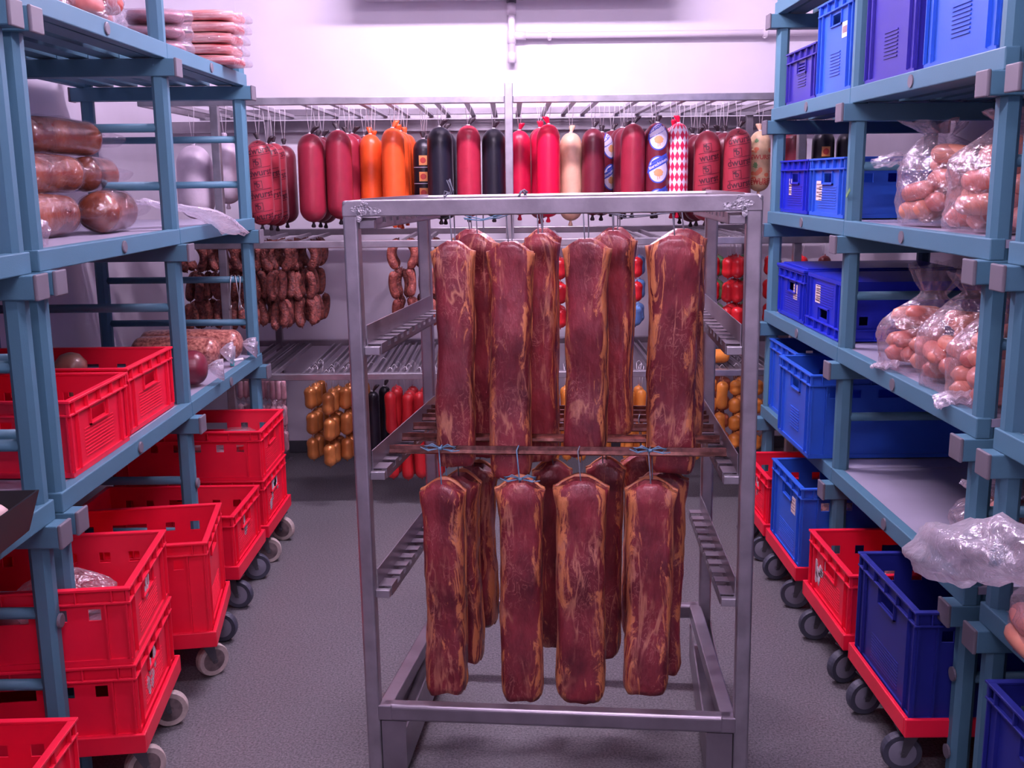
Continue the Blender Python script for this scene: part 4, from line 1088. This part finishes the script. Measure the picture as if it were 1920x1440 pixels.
def dried_string(x, y, zt, label, tiers=3, m='dried', seed=0, group='strings of dried sausages'):
    rnd = random.Random(seed)
    root = thing('sausage_string', label, 'sausages', (x, y, zt - tiers * .135), 0, group)
    H = tiers * .135
    for t in range(tiers):
        zb = H - (t + 1) * .135
        for sx in (-1, 1):
            if t == 0: loc, rot, b = (sx * .026, 0, zb), (rnd.uniform(-.12, .12), 0, 0 if sx > 0 else PI), .03
            else: loc, rot, b = (sx * .02 + rnd.uniform(-.01, .01), rnd.uniform(-.02, .02), zb + rnd.uniform(-.008, .008)), (rnd.uniform(-.25, .25), rnd.uniform(-.12, .12), (0 if sx > 0 else PI) + rnd.uniform(-.7, .7)), .018
            linkobj(('dry', m, b), .13, .0195, b, m, root, loc, rot)
    strings(root, H - .004, 1.262 - (zt - H), .02, n=2) if zt < 1.24 else None
    return root
k = 0
for x, ys, z, d in ((-1.075, (4.84, 4.92, 5.0, 5.08, 5.16), 1.262, 'dried sausages left of the rack post beside the shelving'), (-.975, (4.95, 5.03, 5.11, 5.19, 5.27), 1.258, 'dark dried sausages at the right of the left bunch'),
                    (-1.2, (4.85, 4.94, 5.03, 5.12), 1.26, 'dark dried sausages behind the end post of the left shelving'), (-1.335, (4.86, 4.95, 5.04, 5.13), 1.262, 'dark dried sausages behind the metal hooks'), (-1.47, (4.86, 4.95, 5.04), 1.26, 'dark dried sausages at the left end of the back rack'),
                    (-.5, (4.88, 4.96, 5.04), 1.262, 'lighter dried sausages hanging alone left of the pork loins'), (-.395, (5.0, 5.12), 1.26, 'dried sausages half hidden by the rear post of the pork rack')):
    hrod(x, 1.252, 'middle-level back rod with ' + d)
    for j, y in enumerate(ys):
        k += 1
        dried_string(x + random.uniform(-.012, .012), y, z - .0, ['front string of ', 'second string of ', 'third string of ', 'fourth string of ', 'last string of '][j] + d, 3, 'driedlight' if x > -.6 and j == 0 else 'dried', k)
def chain(x, y, zt, n, L, r, mats, label, name='sausage_string', group='linked sausages on the back rack', gap=.016, bend=.0, rodz=1.25, wig=.0, band=None):
    H = n * L + (n - 1) * gap
    root = thing(name, label, 'sausages', (x, y, zt - H), 0, group)
    rnd = random.Random(int(x * 999 + y * 77 + zt * 13))
    for i in range(n):
        m = mats[i % len(mats)]; z = H - (i + 1) * L - i * gap
        lk = linkobj((m, L, r, bend), L, r, bend, m, root, (rnd.uniform(-wig, wig), rnd.uniform(-wig, wig), z), (rnd.uniform(-.06, .06), rnd.uniform(-.06, .06), rnd.uniform(0, 6)))
    strings(root, H, rodz - (zt - H), .012)
    return root
# middle level, right half: small red, blue and green sausages
for i, (x, ys, mats, d) in enumerate((
    (.232, (4.88, 4.98), ['redmini'], 'small bright red sausages between the second and third pork loins'),
    (.59, (4.93,), ['redmini', 'redmini', 'bluemini'], 'small red and blue sausages right of the third pork loin'),
    (.62, (5.05,), ['bluemini', 'bluemini', 'bluemini'], 'small blue sausages behind the red ones right of the third loin'),
    (.70, (4.96, 5.06), ['brownmini'], 'small brown sausages left of the rightmost pork loin'),
    (.955, (4.93, 5.03), ['redmini'], 'small red sausages behind the right rear post'),
    (.985, (4.97,), ['greenmini'], 'small green sausages among the red ones at the right'),
    (1.05, (4.85, 4.97), ['redmini'], 'small red sausages in the middle of the right bunch'),
    (1.01, (4.87,), ['redmini', 'redmini', 'redmini'], 'small red sausages in front of the green ones at the right'),
    (1.075, (4.93, 5.03), ['redmini'], 'small red sausages between the two front strings of the right bunch'),
    (1.115, (4.86, 4.96), ['redmini'], 'small red sausages beside the right front post'),
    (1.13, (5.06,), ['greenmini'], 'small green sausages behind the right front post'),
    (1.23, (4.88, 4.98), ['redmini'], 'small red sausages behind the end post of the right shelving'),
    (1.36, (4.9,), ['redmini'], 'small red sausages seen above the cobalt crates'),
    (1.46, (4.9,), ['brownmini'], 'small brown sausages seen above the cobalt crates'))):
    hrod(x, 1.252, 'middle-level back rod with ' + d)
    for j, y in enumerate(ys): chain(x, y, 1.168, 3, .098, .0285, mats, ['front string of three ', 'rear string of three '][j] + d, rodz=1.252)
# lower level
LR = 'lower double rod with '
for x, y0, n, z0 in ((-.948, 4.85, 4, .58), (-.858, 4.78, 4, .565), (-.79, 4.86, 4, .575), (-.725, 4.9, 3, .575)):
    d = {(-.948): 'golden sausages at the left', (-.858): 'golden sausages hanging lowest in front', (-.79): 'golden sausages left of the rack post', (-.725): 'golden sausages behind the rack post'}[x]
    hrod(x, .652, LR + d, -.12 * 0, True)
    for j in range(n): chain(x + .012 * (j % 2), y0 + j * .075, z0 - .004 * j, 3, .108, .0285, ['gold'], ['front', 'second', 'third', 'last'][j] + ' string of three ' + d, rodz=.66)
for x, y in ((-.672, 4.97), (-.63, 5.1)):
    d = 'the front long black sausage' if x < -.65 else 'the rear long black sausage'
    hrod(x, .652, LR + d, 0, True)
    big_sausage('hanging_sausage', ('front' if x < -.65 else 'rear') + ' long thin black sausage left of the red ones', x, y, .53, .2, .031, 'black_c', rodz=.66, group='long black sausages on the lower level')
for i, x in enumerate((-.568, -.5, -.432, -.362)):
    d = ['leftmost', 'second from left', 'third from left', 'rightmost'][i] + ' row of long red sausages'
    hrod(x, .652, LR + d, 0, True)
    for j in range(3): chain(x + .01 * j, 4.83 + j * .085 + .02 * (i % 2), .555 - .012 * (i % 2), 2, .205, .0275, ['redfrank'], ['front', 'middle', 'back'][j] + ' pair of long red sausages, ' + d.replace(' row of long red sausages', ' rod') , rodz=.66, gap=.012)
for i, x in enumerate((.2, .262, .325, .45, .55, .612, .68, .8, .872)):
    nm_ = ['first', 'second', 'third', 'fourth', 'fifth', 'sixth', 'seventh', 'eighth', 'last'][i]
    if i % 2 == 0: hrod(x, .652, LR + 'orange sausages, ' + nm_ + ' column behind the pork loins', 0, True)
    for j in range(2): chain(x, 4.84 + j * .09 + .02 * (i % 2), .548, 2, .165, .0235, ['yelloworange'], ('front' if j == 0 else 'back') + ' pair of long orange sausages, ' + nm_ + ' column behind the pork loins', rodz=.66, gap=.012)
for i, (x, y, n, L, r) in enumerate(((.985, 4.82, 2, .135, .026), (.955, 4.9, 4, .075, .028), (1.02, 4.93, 4, .075, .03), (1.055, 4.84, 4, .072, .0275), (1.1, 4.93, 4, .075, .028), (1.16, 4.85, 4, .075, .028), (1.22, 4.88, 4, .075, .028), (1.02, 5.06, 4, .075, .03), (1.12, 5.06, 4, .075, .03))):
    d = ['two long yellow-orange sausages beside the right rear post', 'round yellow sausages just behind the right rear post', 'round brownish yellow sausages at the back middle', 'round yellow sausages in front, most fully visible', 'round yellow sausages touching the right front post', 'round yellow sausages behind the right front post', 'round yellow sausages beside the blue crate', 'darker round sausages at the rear left', 'darker round sausages at the rear right'][i]
    if i != 1: hrod(x, .652, LR + d, 0, True, y0=4.75 + (0.35 if i > 6 else 0))
    chain(x, y, .592, n, L, r, ['yelloworange'] if i not in (2, 7, 8) else ['liver'], d[0].upper() * 0 + 'string of ' + d, rodz=.66, gap=.014)
o = thing('orange_sausage', 'thick orange sausage lying across the lower rods near the right post', 'sausage', (.8, 4.9, .698), 0)
mb = MB(); mb.lathe(capsule_prof(.235, .034, top=.8, bot=.8), 24, axis='x'); mb.build('casing', 'yelloworange', o, smooth=True)
# vacuum packs hanging at the lower left
k = 0
for x, y in ((-1.115, 4.9), (-1.2, 4.93), (-1.285, 4.96), (-1.15, 5.05)):
    hrod(x, .652, LR + ['pink vacuum packs beside the shelving end', 'pink vacuum packs, middle column', 'pink vacuum packs, leftmost column', 'pink vacuum packs at the back'][k], 0, True)
    for j in range(3):
        o = thing('vacuum_pack', ['top', 'middle', 'bottom'][j] + ' hanging pack of pink sausages, ' + ['column beside the shelving end', 'middle column', 'leftmost column', 'back column'][k], 'sausage pack', (x, y, .5 - j * .125), .2 * k, 'hanging pink vacuum packs')
        for q in (-1, 0, 1): linkobj(('pk',), .1, .0135, .003, 'packed', o, (q * .026, 0, .004), (0, 0, q), 'sausage')
        mb = MB(); mb.lathe([(.004, -.012), (.03, -.004), (.047, .02), (.047, .085), (.03, .108), (.006, .118), (.012, .13)], 20, wob=.3)
        for v in mb.bm.verts: v.co.y *= .5
        mb.build('film', 'film', o, smooth=True)
    k += 1

# ------------------------------------------------------------------ bags of frankfurters
def frank_mesh(L, r, bend, m):
    key = ('fr', m, L, r, bend)
    if key not in MESH:
        mb = MB(); pts, rr = [], []; n = 12
        for i in range(n + 1):
            q = i / n; pts.append(((q - .5) * L, bend * (1 - 4 * (q - .5) ** 2) - bend * .5, 0))
            e = min(q, 1 - q) * L; rr.append(max(.003, r * math.sqrt(max(0, 1 - (1 - e / r) ** 2)) if e < r else r))
        mb.tube(pts, rr, 12); o = mb.build('casing', m, None, smooth=True); MESH[key] = o.data; bpy.data.objects.remove(o)
    return MESH[key]
def frank_pile(cx, cy, z, a, b, h, n, L, r, mats, seed, label, group, yaw0=0.0, yawr=.8, name='frankfurter'):
    rnd = random.Random(seed); placed = []
    def pts(p, yw, tl):
        d = V((math.cos(yw) * math.cos(tl), math.sin(yw) * math.cos(tl), math.sin(tl))) * (L / 2 - r)
        return [p + d * q for q in (-1, -.5, 0, .5, 1)]
    fails = 0
    while len(placed) < n and fails < n * 4:
        best = None
        for _ in range(7):
            rad = math.sqrt(rnd.random()); th = rnd.uniform(0, 2 * PI); yw = yaw0 + rnd.uniform(-yawr, yawr); tl = rnd.uniform(-.15, .15)
            ex, ey = max(.012, a - L * .42 * abs(math.cos(yw)) - r * .4), max(.012, b - L * .42 * abs(math.sin(yw)) - r * .4)
            x, y = cx + ex * rad * math.cos(th), cy + ey * rad * math.sin(th)
            zz = z + r + abs(math.sin(tl)) * L / 2
            while zz < z + h:
                P = pts(V((x, y, zz)), yw, tl)
                if all((u_ - w_).length > 1.62 * r for Q in placed for u_ in P for w_ in Q[0]): break
                zz += r * .35
            if zz < z + h and (zz - z < .55 * h or rad < .6) and (best is None or zz < best[1]): best = (pts(V((x, y, zz)), yw, tl), zz, x, y, yw, tl)
        if best is None: fails += 1; continue
        placed.append(best)
    out = []
    for k, (P, zz, x, y, yw, tl) in enumerate(placed):
        m = mats[k % len(mats)]; bend = (.022, -.018, .012)[k % 3] * L / .14
        o = bpy.data.objects.new(name, frank_mesh(L, r, bend, m)); COL.objects.link(o)
        o.location = (x, y, zz); o.rotation_euler = (rnd.uniform(-.5, .5), -tl, yw); tag(o, label, 'sausage', group); out.append(o)
    return out
def bag(label, cx, cy, z, a, b, h, tuft_h, seed, m='film', lean=(0, 0), cat='bag', open_r=.55, folds=7, name='plastic_bag', flat=False):
    root = thing(name, label, cat, (cx, cy, z + .001))
    mb = MB(); nu, nv = 72, 34; G = []
    for j in range(nv + 1):
        t = j / nv; row = []
        if t < .06: rad, zz = .86 + 2.0 * t, t * .05
        elif t < .66:
            q = (t - .06) / .6; zz = .003 + h * 1.22 * q
            rad = .98 + .05 * math.sin(q * PI) if q < .62 else 1.02 - .66 * ((q - .62) / .38) ** 1.3
        elif t < .74:
            q = (t - .66) / .08; rad = .36 - .10 * math.sin(q * PI / 2); zz = h * 1.22 + .003 + q * tuft_h * .2
        else:
            q = (t - .74) / .26; rad = .26 + (open_r - .26) * q ** .8; zz = h * 1.22 + .003 + tuft_h * (.2 + .8 * q)
        up = max(0, (t - .5) / .5)
        for i in range(nu):
            th = 2 * PI * i / nu
            f = 1 + (.035 + .28 * up) * math.sin(folds * th + seed + 2.5 * t) * (.6 + .4 * math.sin(3 * th + seed * 2)) + .10 * mnoise.noise(V((math.cos(th) * 2.2 + seed, math.sin(th) * 2.2, t * 5)))
            f += .06 * mnoise.noise(V((math.cos(th) * 6 + seed, math.sin(th) * 6, t * 14)))
            x = a * rad * f * math.cos(th); y = b * rad * f * math.sin(th)
            dz = up * .05 * mnoise.noise(V((math.cos(th) * 2, math.sin(th) * 2 + seed, 3))) * (tuft_h / .12)
            k = max(0, (zz - h * .7)) 
            row.append(mb.bm.verts.new((x + lean[0] * k, y + lean[1] * k, max(0, zz + dz))))
        G.append(row)
    for j in range(nv):
        for i in range(nu): mb.bm.faces.new((G[j][i], G[j][(i + 1) % nu], G[j + 1][(i + 1) % nu], G[j + 1][i]))
    mb.bm.faces.new(G[0][::-1])
    mb.build('film', m, root, smooth=True)
    return root
FR = ['frank', 'frank2']
def bagged(desc, cx, cy, z, a, b, h, th, n, L, r, seed, mats=FR, m='film', lean=(0, 0), yaw0=0., yawr=.9, **k):
    bag('clear plastic bag of ' + desc, cx, cy, z, a, b, h, th, seed, m, lean, **k)
    frank_pile(cx, cy, z + .003, a * .94, b * .94, h * .98, int(n * 1.7), L, r, mats, seed, 'pink sausage in bag of ' + desc, 'sausages in the bag of ' + desc, yaw0, yawr)
bagged('frankfurters farther back on the second right shelf', 1.285, 3.06, 1.388, .15, .19, .2, .05, 22, .15, .027, 3, lean=(-.3, .5), yaw0=1.2)
bagged('frankfurters beside the near post on the second right shelf', 1.265, 2.69, 1.388, .14, .18, .21, .04, 22, .15, .027, 4, lean=(.1, .1), yaw0=.8)
bagged('frankfurters leftmost on the third right shelf', 1.215, 3.03, .967, .13, .13, .17, .09, 16, .145, .025, 5, lean=(.15, .1), yaw0=.4)
bagged('frankfurters in the middle of the third right shelf', 1.225, 2.775, .967, .12, .12, .195, .06, 16, .14, .024, 6, lean=(.15, .1), yaw0=1.0)
bagged('frankfurters beside the near post on the third right shelf', 1.20, 2.555, .967, .11, .1, .185, .06, 14, .14, .024, 7, lean=(.2, .1), yaw0=.2)
bagged('frankfurters behind the post on the fourth right shelf', 1.27, 2.6, .55, .12, .12, .14, .1, 10, .14, .024, 8, lean=(.1, .2), yaw0=.5)
bagged('frankfurters at the right edge of the picture', 1.16, 2.01, .55, .125, .13, .14, .04, 14, .145, .024, 9, yaw0=1.3, yawr=.5)
# flat film ends sticking out of the bags over the shelf
def film_tail(label, pts, widths, seed, m='film', thick=.25, name='plastic_film', cat='film'):
    """crumpled film sleeve along a path"""
    root = thing(name, label, cat, pts[0]); o0 = V(pts[0]); P = [V(p) - o0 for p in pts]
    mb = MB(); nu, nv = 36, 30; G = []
    for j in range(nv + 1):
        t = j / nv * (len(P) - 1); i = min(int(t), len(P) - 2); q = t - i; q2 = q * q * (3 - 2 * q)
        c = P[i].lerp(P[i + 1], q); w_ = widths[i] + (widths[i + 1] - widths[i]) * q2
        d = (P[min(i + 1, len(P) - 1)] - P[i]).normalized(); side = d.cross(V((0, 0, 1))); side = side.normalized() if side.length > .1 else V((1, 0, 0)); up = side.cross(d)
        row = []
        for k in range(nu):
            th = 2 * PI * k / nu
            f = 1 + .16 * mnoise.noise(V((math.cos(th) * 2 + seed, math.sin(th) * 2, t * 2.3))) + .10 * math.sin(5 * th + t * 3 + seed) + .08 * mnoise.noise(V((math.cos(th) * 5 + seed, math.sin(th) * 5, t * 6)))
            row.append(mb.bm.verts.new(c + side * (w_ * f * math.cos(th)) + up * (w_ * thick * f * math.sin(th) + .012 * mnoise.noise(V((seed + t * 3, math.cos(th) * 3, 1))))))
        G.append(row)
    for j in range(nv):
        for k in range(nu): mb.bm.faces.new((G[j][k], G[j][(k + 1) % nu], G[j + 1][(k + 1) % nu], G[j + 1][k]))
    mb.build('sleeve', m, root, smooth=True); return root
film_tail('large crumpled clear bag end billowing into the aisle at the lower right', [(1.09, 1.97, .78), (1.045, 2.09, .752), (1.02, 2.22, .705), (1.015, 2.36, .65), (1.02, 2.5, .59)], [.06, .085, .09, .085, .025], 2.2, 'film_milky', .75)
film_tail('small film corner resting by the near post on the fourth right shelf', [(1.3, 2.52, .72), (1.26, 2.62, .735), (1.22, 2.72, .715)], [.05, .05, .02], 4.1, 'film_milky', .4)
film_tail('film end pointing left from the bags on the second right shelf', [(1.2, 3.1, 1.56), (1.14, 3.13, 1.58), (1.08, 3.17, 1.565)], [.045, .05, .03], 5.3, 'film', .35)
film_tail('film corner hanging over the rail below the near bag, third right shelf', [(1.15, 2.58, .985), (1.09, 2.575, .978), (1.07, 2.57, .955)], [.05, .045, .012], 6.3, 'film_milky', .25)
film_tail('film corner at the foot of the leftmost bag, third right shelf', [(1.14, 3.04, .985), (1.1, 3.06, .978), (1.075, 3.08, .972)], [.04, .035, .012], 7.3, 'film_milky', .2)

# ---- left shelving goods
def bigham(label, x, y, z, L, r, yw, m='bigham', tail=None):
    root = thing('ham_sausage', label, 'sausage', (x, y, z), yw, None)
    prof = [(max(.004, q[0]), q[1] - L / 2) for q in capsule_prof(L, r, top=1.0, bot=1.0, taper=.05)]
    mb = MB(); mb.lathe(prof, 30, (0, 0, r), axis='y', wob=.08); mb.build('meat', m, root, smooth=True)
    fm = MB(); fm.lathe([(.004, -L / 2 - .05), (.035, -L / 2 - .045), (.03, -L / 2 - .015)] + [(p[0] + .0035 + .002 * math.sin(p[1] * 90), p[1]) for p in prof[4:-4]] + [(.035, L / 2 + .012), (.05, L / 2 + .05), (.055, L / 2 + .085)], 36, (0, 0, r), axis='y', wob=.12)
    for v in fm.bm.verts:
        if v.co.z < .003: v.co.z = .003
        if abs(v.co.y) > L / 2 + .005: v.co.x *= 1.2; v.co.z = r + (v.co.z - r) * .45
    fm.build('film', 'film_thin', root, smooth=True)
    return root
zb_ = 1.379
bigham('wrapped brown ham sausage, near one of the bottom layer, left middle shelf', -1.34, 3.01, zb_, .36, .062, -.1)
bigham('wrapped brown ham sausage, front far one of the bottom layer beside the post', -1.27, 3.37, zb_, .33, .064, .08)
bigham('wrapped brown ham sausage, back of the bottom layer', -1.475, 3.3, zb_, .36, .062, .0)
bigham('wrapped brown ham sausage, near one of the middle layer', -1.36, 3.1, zb_ + .122, .38, .058, -.12)
bigham('wrapped brown ham sausage, far one of the middle layer', -1.36, 3.5, zb_ + .124, .32, .056, .1)
bigham('wrapped brown ham sausage lying on top of the ham pile', -1.4, 3.32, zb_ + .236, .44, .058, -.16)
film_tail('flat clear film sleeve hanging from the ham pile over the shelf rail', [(-1.25, 3.6, 1.47), (-1.17, 3.7, 1.45), (-1.1, 3.82, 1.425), (-1.03, 3.95, 1.345)], [.05, .065, .08, .075], 3.3, 'film_milky', .12)
bagged('pale sausages by the near post on the left middle shelf', -1.235, 2.6, 1.378, .09, .1, .07, .03, 5, .12, .024, 13, yaw0=.5)
# top shelf
bagged('red sausages lying on the top left shelf', -1.27, 3.05, 1.968, .17, .3, .15, .06, 22, .17, .033, 14, mats=['redlink', 'pinklink'], yaw0=1.4, yawr=.5, m='film')
for k in range(5):
    z = 1.969 + k * .041
    o = thing('bacon_pack', ['lowest', 'second lowest', 'middle', 'second highest', 'topmost'][k] + ' pack in the stack of vacuum-packed bacon on the top left shelf', 'bacon pack', (-1.165 + .008 * math.sin(k * 5), 4.25, z), .04 * math.sin(k * 3))
    mb = MB()
    for i, y in enumerate((-.075, -.045, -.015, .015, .045, .075)): mb.lathe([(.004, -.125), (.016, -.12), (.0185, -.06), (.019, .05), (.016, .115), (.004, .122)], 12, (0, y, .02), axis='x', wob=.25)
    mb.build('bacon_slab', 'bacon', o, smooth=True, weld=False)
    mb = MB(); mb.lathe([(.004, -.15), (.112, -.147), (.118, -.13), (.126, -.11), (.126, .11), (.118, .13), (.112, .148), (.004, .152)], 28, (0, 0, .0185), axis='x', wob=.05)
    for v in mb.bm.verts: v.co.z = max(.0005, .0185 + (v.co.z - .0185) * .155); v.co.y = v.co.y * .85
    mb.build('film', 'film', o, smooth=True)
for k in range(3):
    o = thing('meat_pack', ['lower', 'middle', 'upper'][k] + ' pink meat pack behind the top left shelf post', 'meat pack', (-1.24, 3.86, 1.969 + k * .052), .2 + k * .1)
    mb = MB(); mb.lathe([(.01, -.1), (.08, -.09), (.095, -.05), (.095, .05), (.08, .09), (.01, .1)], 20, (0, 0, .025), axis='x', wob=.2)
    for v in mb.bm.verts: v.co.z = .025 + (v.co.z - .025) * .26
    mb.build('meat', 'packed', o, smooth=True)
    mb = MB(); mb.lathe([(.01, -.13), (.09, -.12), (.1, -.05), (.1, .05), (.09, .12), (.01, .13)], 24, (0, 0, .026), axis='x', wob=.3)
    for v in mb.bm.verts: v.co.z = .026 + (v.co.z - .026) * .255
    mb.build('film', 'film', o, smooth=True)
# lower shelf: coarse salami loaves
def loaf(label, x, y, z, L, r, yw, m, end=True):
    root = thing('salami', label, 'salami', (x, y, z), yw)
    prof = [(max(.006, q[0]), q[1] - L / 2) for q in capsule_prof(L, r, top=.7, bot=.7, taper=.04)]
    MB().lathe(prof, 30, (0, 0, r), axis='x', wob=.07).build('meat', m, root, smooth=True)
    fm = MB(); fm.lathe([(.006, L / 2 - .004), (.012, L / 2 + .006), (.022, L / 2 + .018), (.029, L / 2 + .03), (.033, L / 2 + .042), (.036, L / 2 + .054)], 56, (0, 0, r), axis='x', wob=.5); 
    for v in fm.bm.verts:
        k = max(0, v.co.x - L / 2) * 6; a_ = math.atan2(v.co.y, v.co.z - r); f_ = 1 + k * (.5 * math.sin(7 * a_ + L * 40) + .3 * math.sin(3 * a_)); v.co.y *= f_; v.co.z = max(.002, r * (1 - k * .6) + (v.co.z - r) * f_)
    fm.build('film_end', 'film_milky', root, smooth=True)
    return root
loaf('coarse pink salami loaf, rear one on the lower left shelf', -1.345, 4.36, .796, .43, .065, .04, 'salami')
loaf('coarse pink salami loaf, front one on the lower left shelf with a teal clip', -1.36, 4.2, .796, .36, .062, -.02, 'salami')
o = thing('casing_clip', 'small teal and white clip lying before the front salami loaf', 'clip', (-1.135, 4.2, .796), .3)
MB().box((-.008, -.008, 0), (.008, .008, .028)).build('clip', 'teal', o, bevel=.003); MB().tube([(.008, 0, .022), (.045, .004, .026)], .006, 8).build('tab', 'white', o)
loaf('short dark red salami beside the middle post on the lower left shelf', -1.235, 3.78, .796, .24, .066, .2, 'darkmaroon')
# metal hooks on the rung of the far left frame
for k, x in enumerate((-1.195, -1.18, -1.165, -1.14, -1.125)):
    o = thing('wire_hook', 'bright wire meat hook hanging from the far rung of the left shelving', 'hook', (x, 4.5, 1.12), .3 * k, 'wire hooks on the far rung')
    w_ = (.012 if k % 2 else -.01)
    mb = MB(); mb.tube([(0, .0175, -.015), (0, .0175, .008), (0, .009, .0165), (0, -.009, .0165), (0, -.0175, .008), (w_ * .6, -.018, -.05), (w_ * 1.4, -.018, -.115), (w_ * 2 + .006, -.02, -.13), (w_ * 2 + .014, -.02, -.125), (w_ * 2 + .016, -.02, -.108)], .0026, 6)
    mb.build('wire', 'zinc', o, smooth=True)
# things in crates
o = thing('netted_ham', 'round brown ham lying in the far red crate on the left shelf', 'ham', (-1.42, 3.33, .9)); MB().lathe([(.01, 0), (.04, .006), (.052, .035), (.05, .065), (.03, .09), (.01, .097)], 24, wob=.1).build('meat', 'ball', o, smooth=True)
o = thing('netted_ham', 'second brown ham at the bottom of the far red crate on the left shelf', 'ham', (-1.52, 3.22, .803)); MB().lathe([(.01, 0), (.06, .006), (.09, .05), (.08, .09), (.04, .115), (.01, .12)], 24, wob=.1).build('meat', 'ball', o, smooth=True)
o = thing('netted_ham', 'brown ham under the round one in the far red crate', 'ham', (-1.36, 3.33, .803)); MB().lathe([(.01, 0), (.05, .006), (.075, .05), (.065, .085), (.03, .096), (.01, .097)], 24, wob=.1).build('meat', 'ball', o, smooth=True)
def packs_in(x, y, z, n, desc, m='packed', seed=0, a=.12, b=.07):
    rnd = random.Random(seed)
    for k in range(n):
        o = thing('meat_pack', 'film-wrapped meat pack in ' + desc, 'meat pack', (x + rnd.uniform(-a, a), y + rnd.uniform(-b, b), z + .042 * (k // 2)), rnd.uniform(0, 3), 'meat packs in ' + desc)
        mb = MB(); mb.lathe([(.01, -.09), (.055, -.085), (.07, -.05), (.07, .05), (.055, .085), (.01, .09)], 18, (0, 0, .02), axis='x', wob=.2)
        for v in mb.bm.verts: v.co.z = .02 + (v.co.z - .02) * .28
        mb.build('meat', m, o, smooth=True)
        mb = MB(); mb.lathe([(.01, -.12), (.07, -.11), (.075, -.05), (.075, .05), (.07, .11), (.01, .12)], 22, (0, 0, .021), axis='x', wob=.3)
        for v in mb.bm.verts: v.co.z = .021 + (v.co.z - .021) * .27
        mb.build('film', 'film', o, smooth=True)
packs_in(-1.29, 3.755, .173, 6, 'the single low red crate on the left', 'ball', 1)
packs_in(-1.285, 4.215, .374, 6, 'the upper crate of the far left stack', 'packed', 2)
packs_in(1.3, 3.7, .173, 12, 'the tall blue crate on the right floor', 'salami', 3)
packs_in(1.3, 4.17, .173, 6, 'the farthest red crate on the right floor', 'packed', 4)
packs_in(-1.22, 2.57, .374, 4, 'the upper crate of the near left stack', 'packed', 5)
bag('empty clear bag puffed up in the upper crate of the near left stack', -1.16, 2.56, .42, .12, .11, .1, .02, 3.0, 'film', open_r=.1)
bag('loose clear bag in the red crate beside the dark blue crate', 1.25, 3.05, .2, .13, .12, .12, .04, 5.0, 'film', open_r=.3)
o = thing('tape_strip', 'green striped tape strip stuck on the middle post of the right shelving', 'tape', (1.088, 3.428, 1.47), 0, None, (0, 0, 0))
MB().box((-.001, -.03, 0), (.0006, .012, .012), Matrix.Rotation(-.6, 3, 'X')).build('strip', 'greenmini', o)

# colour management
SC.view_settings.view_transform = 'Standard'; SC.view_settings.look = 'None'
SC.view_settings.exposure = 0.0; SC.view_settings.gamma = 1.0; SC.view_settings.use_curve_mapping = False
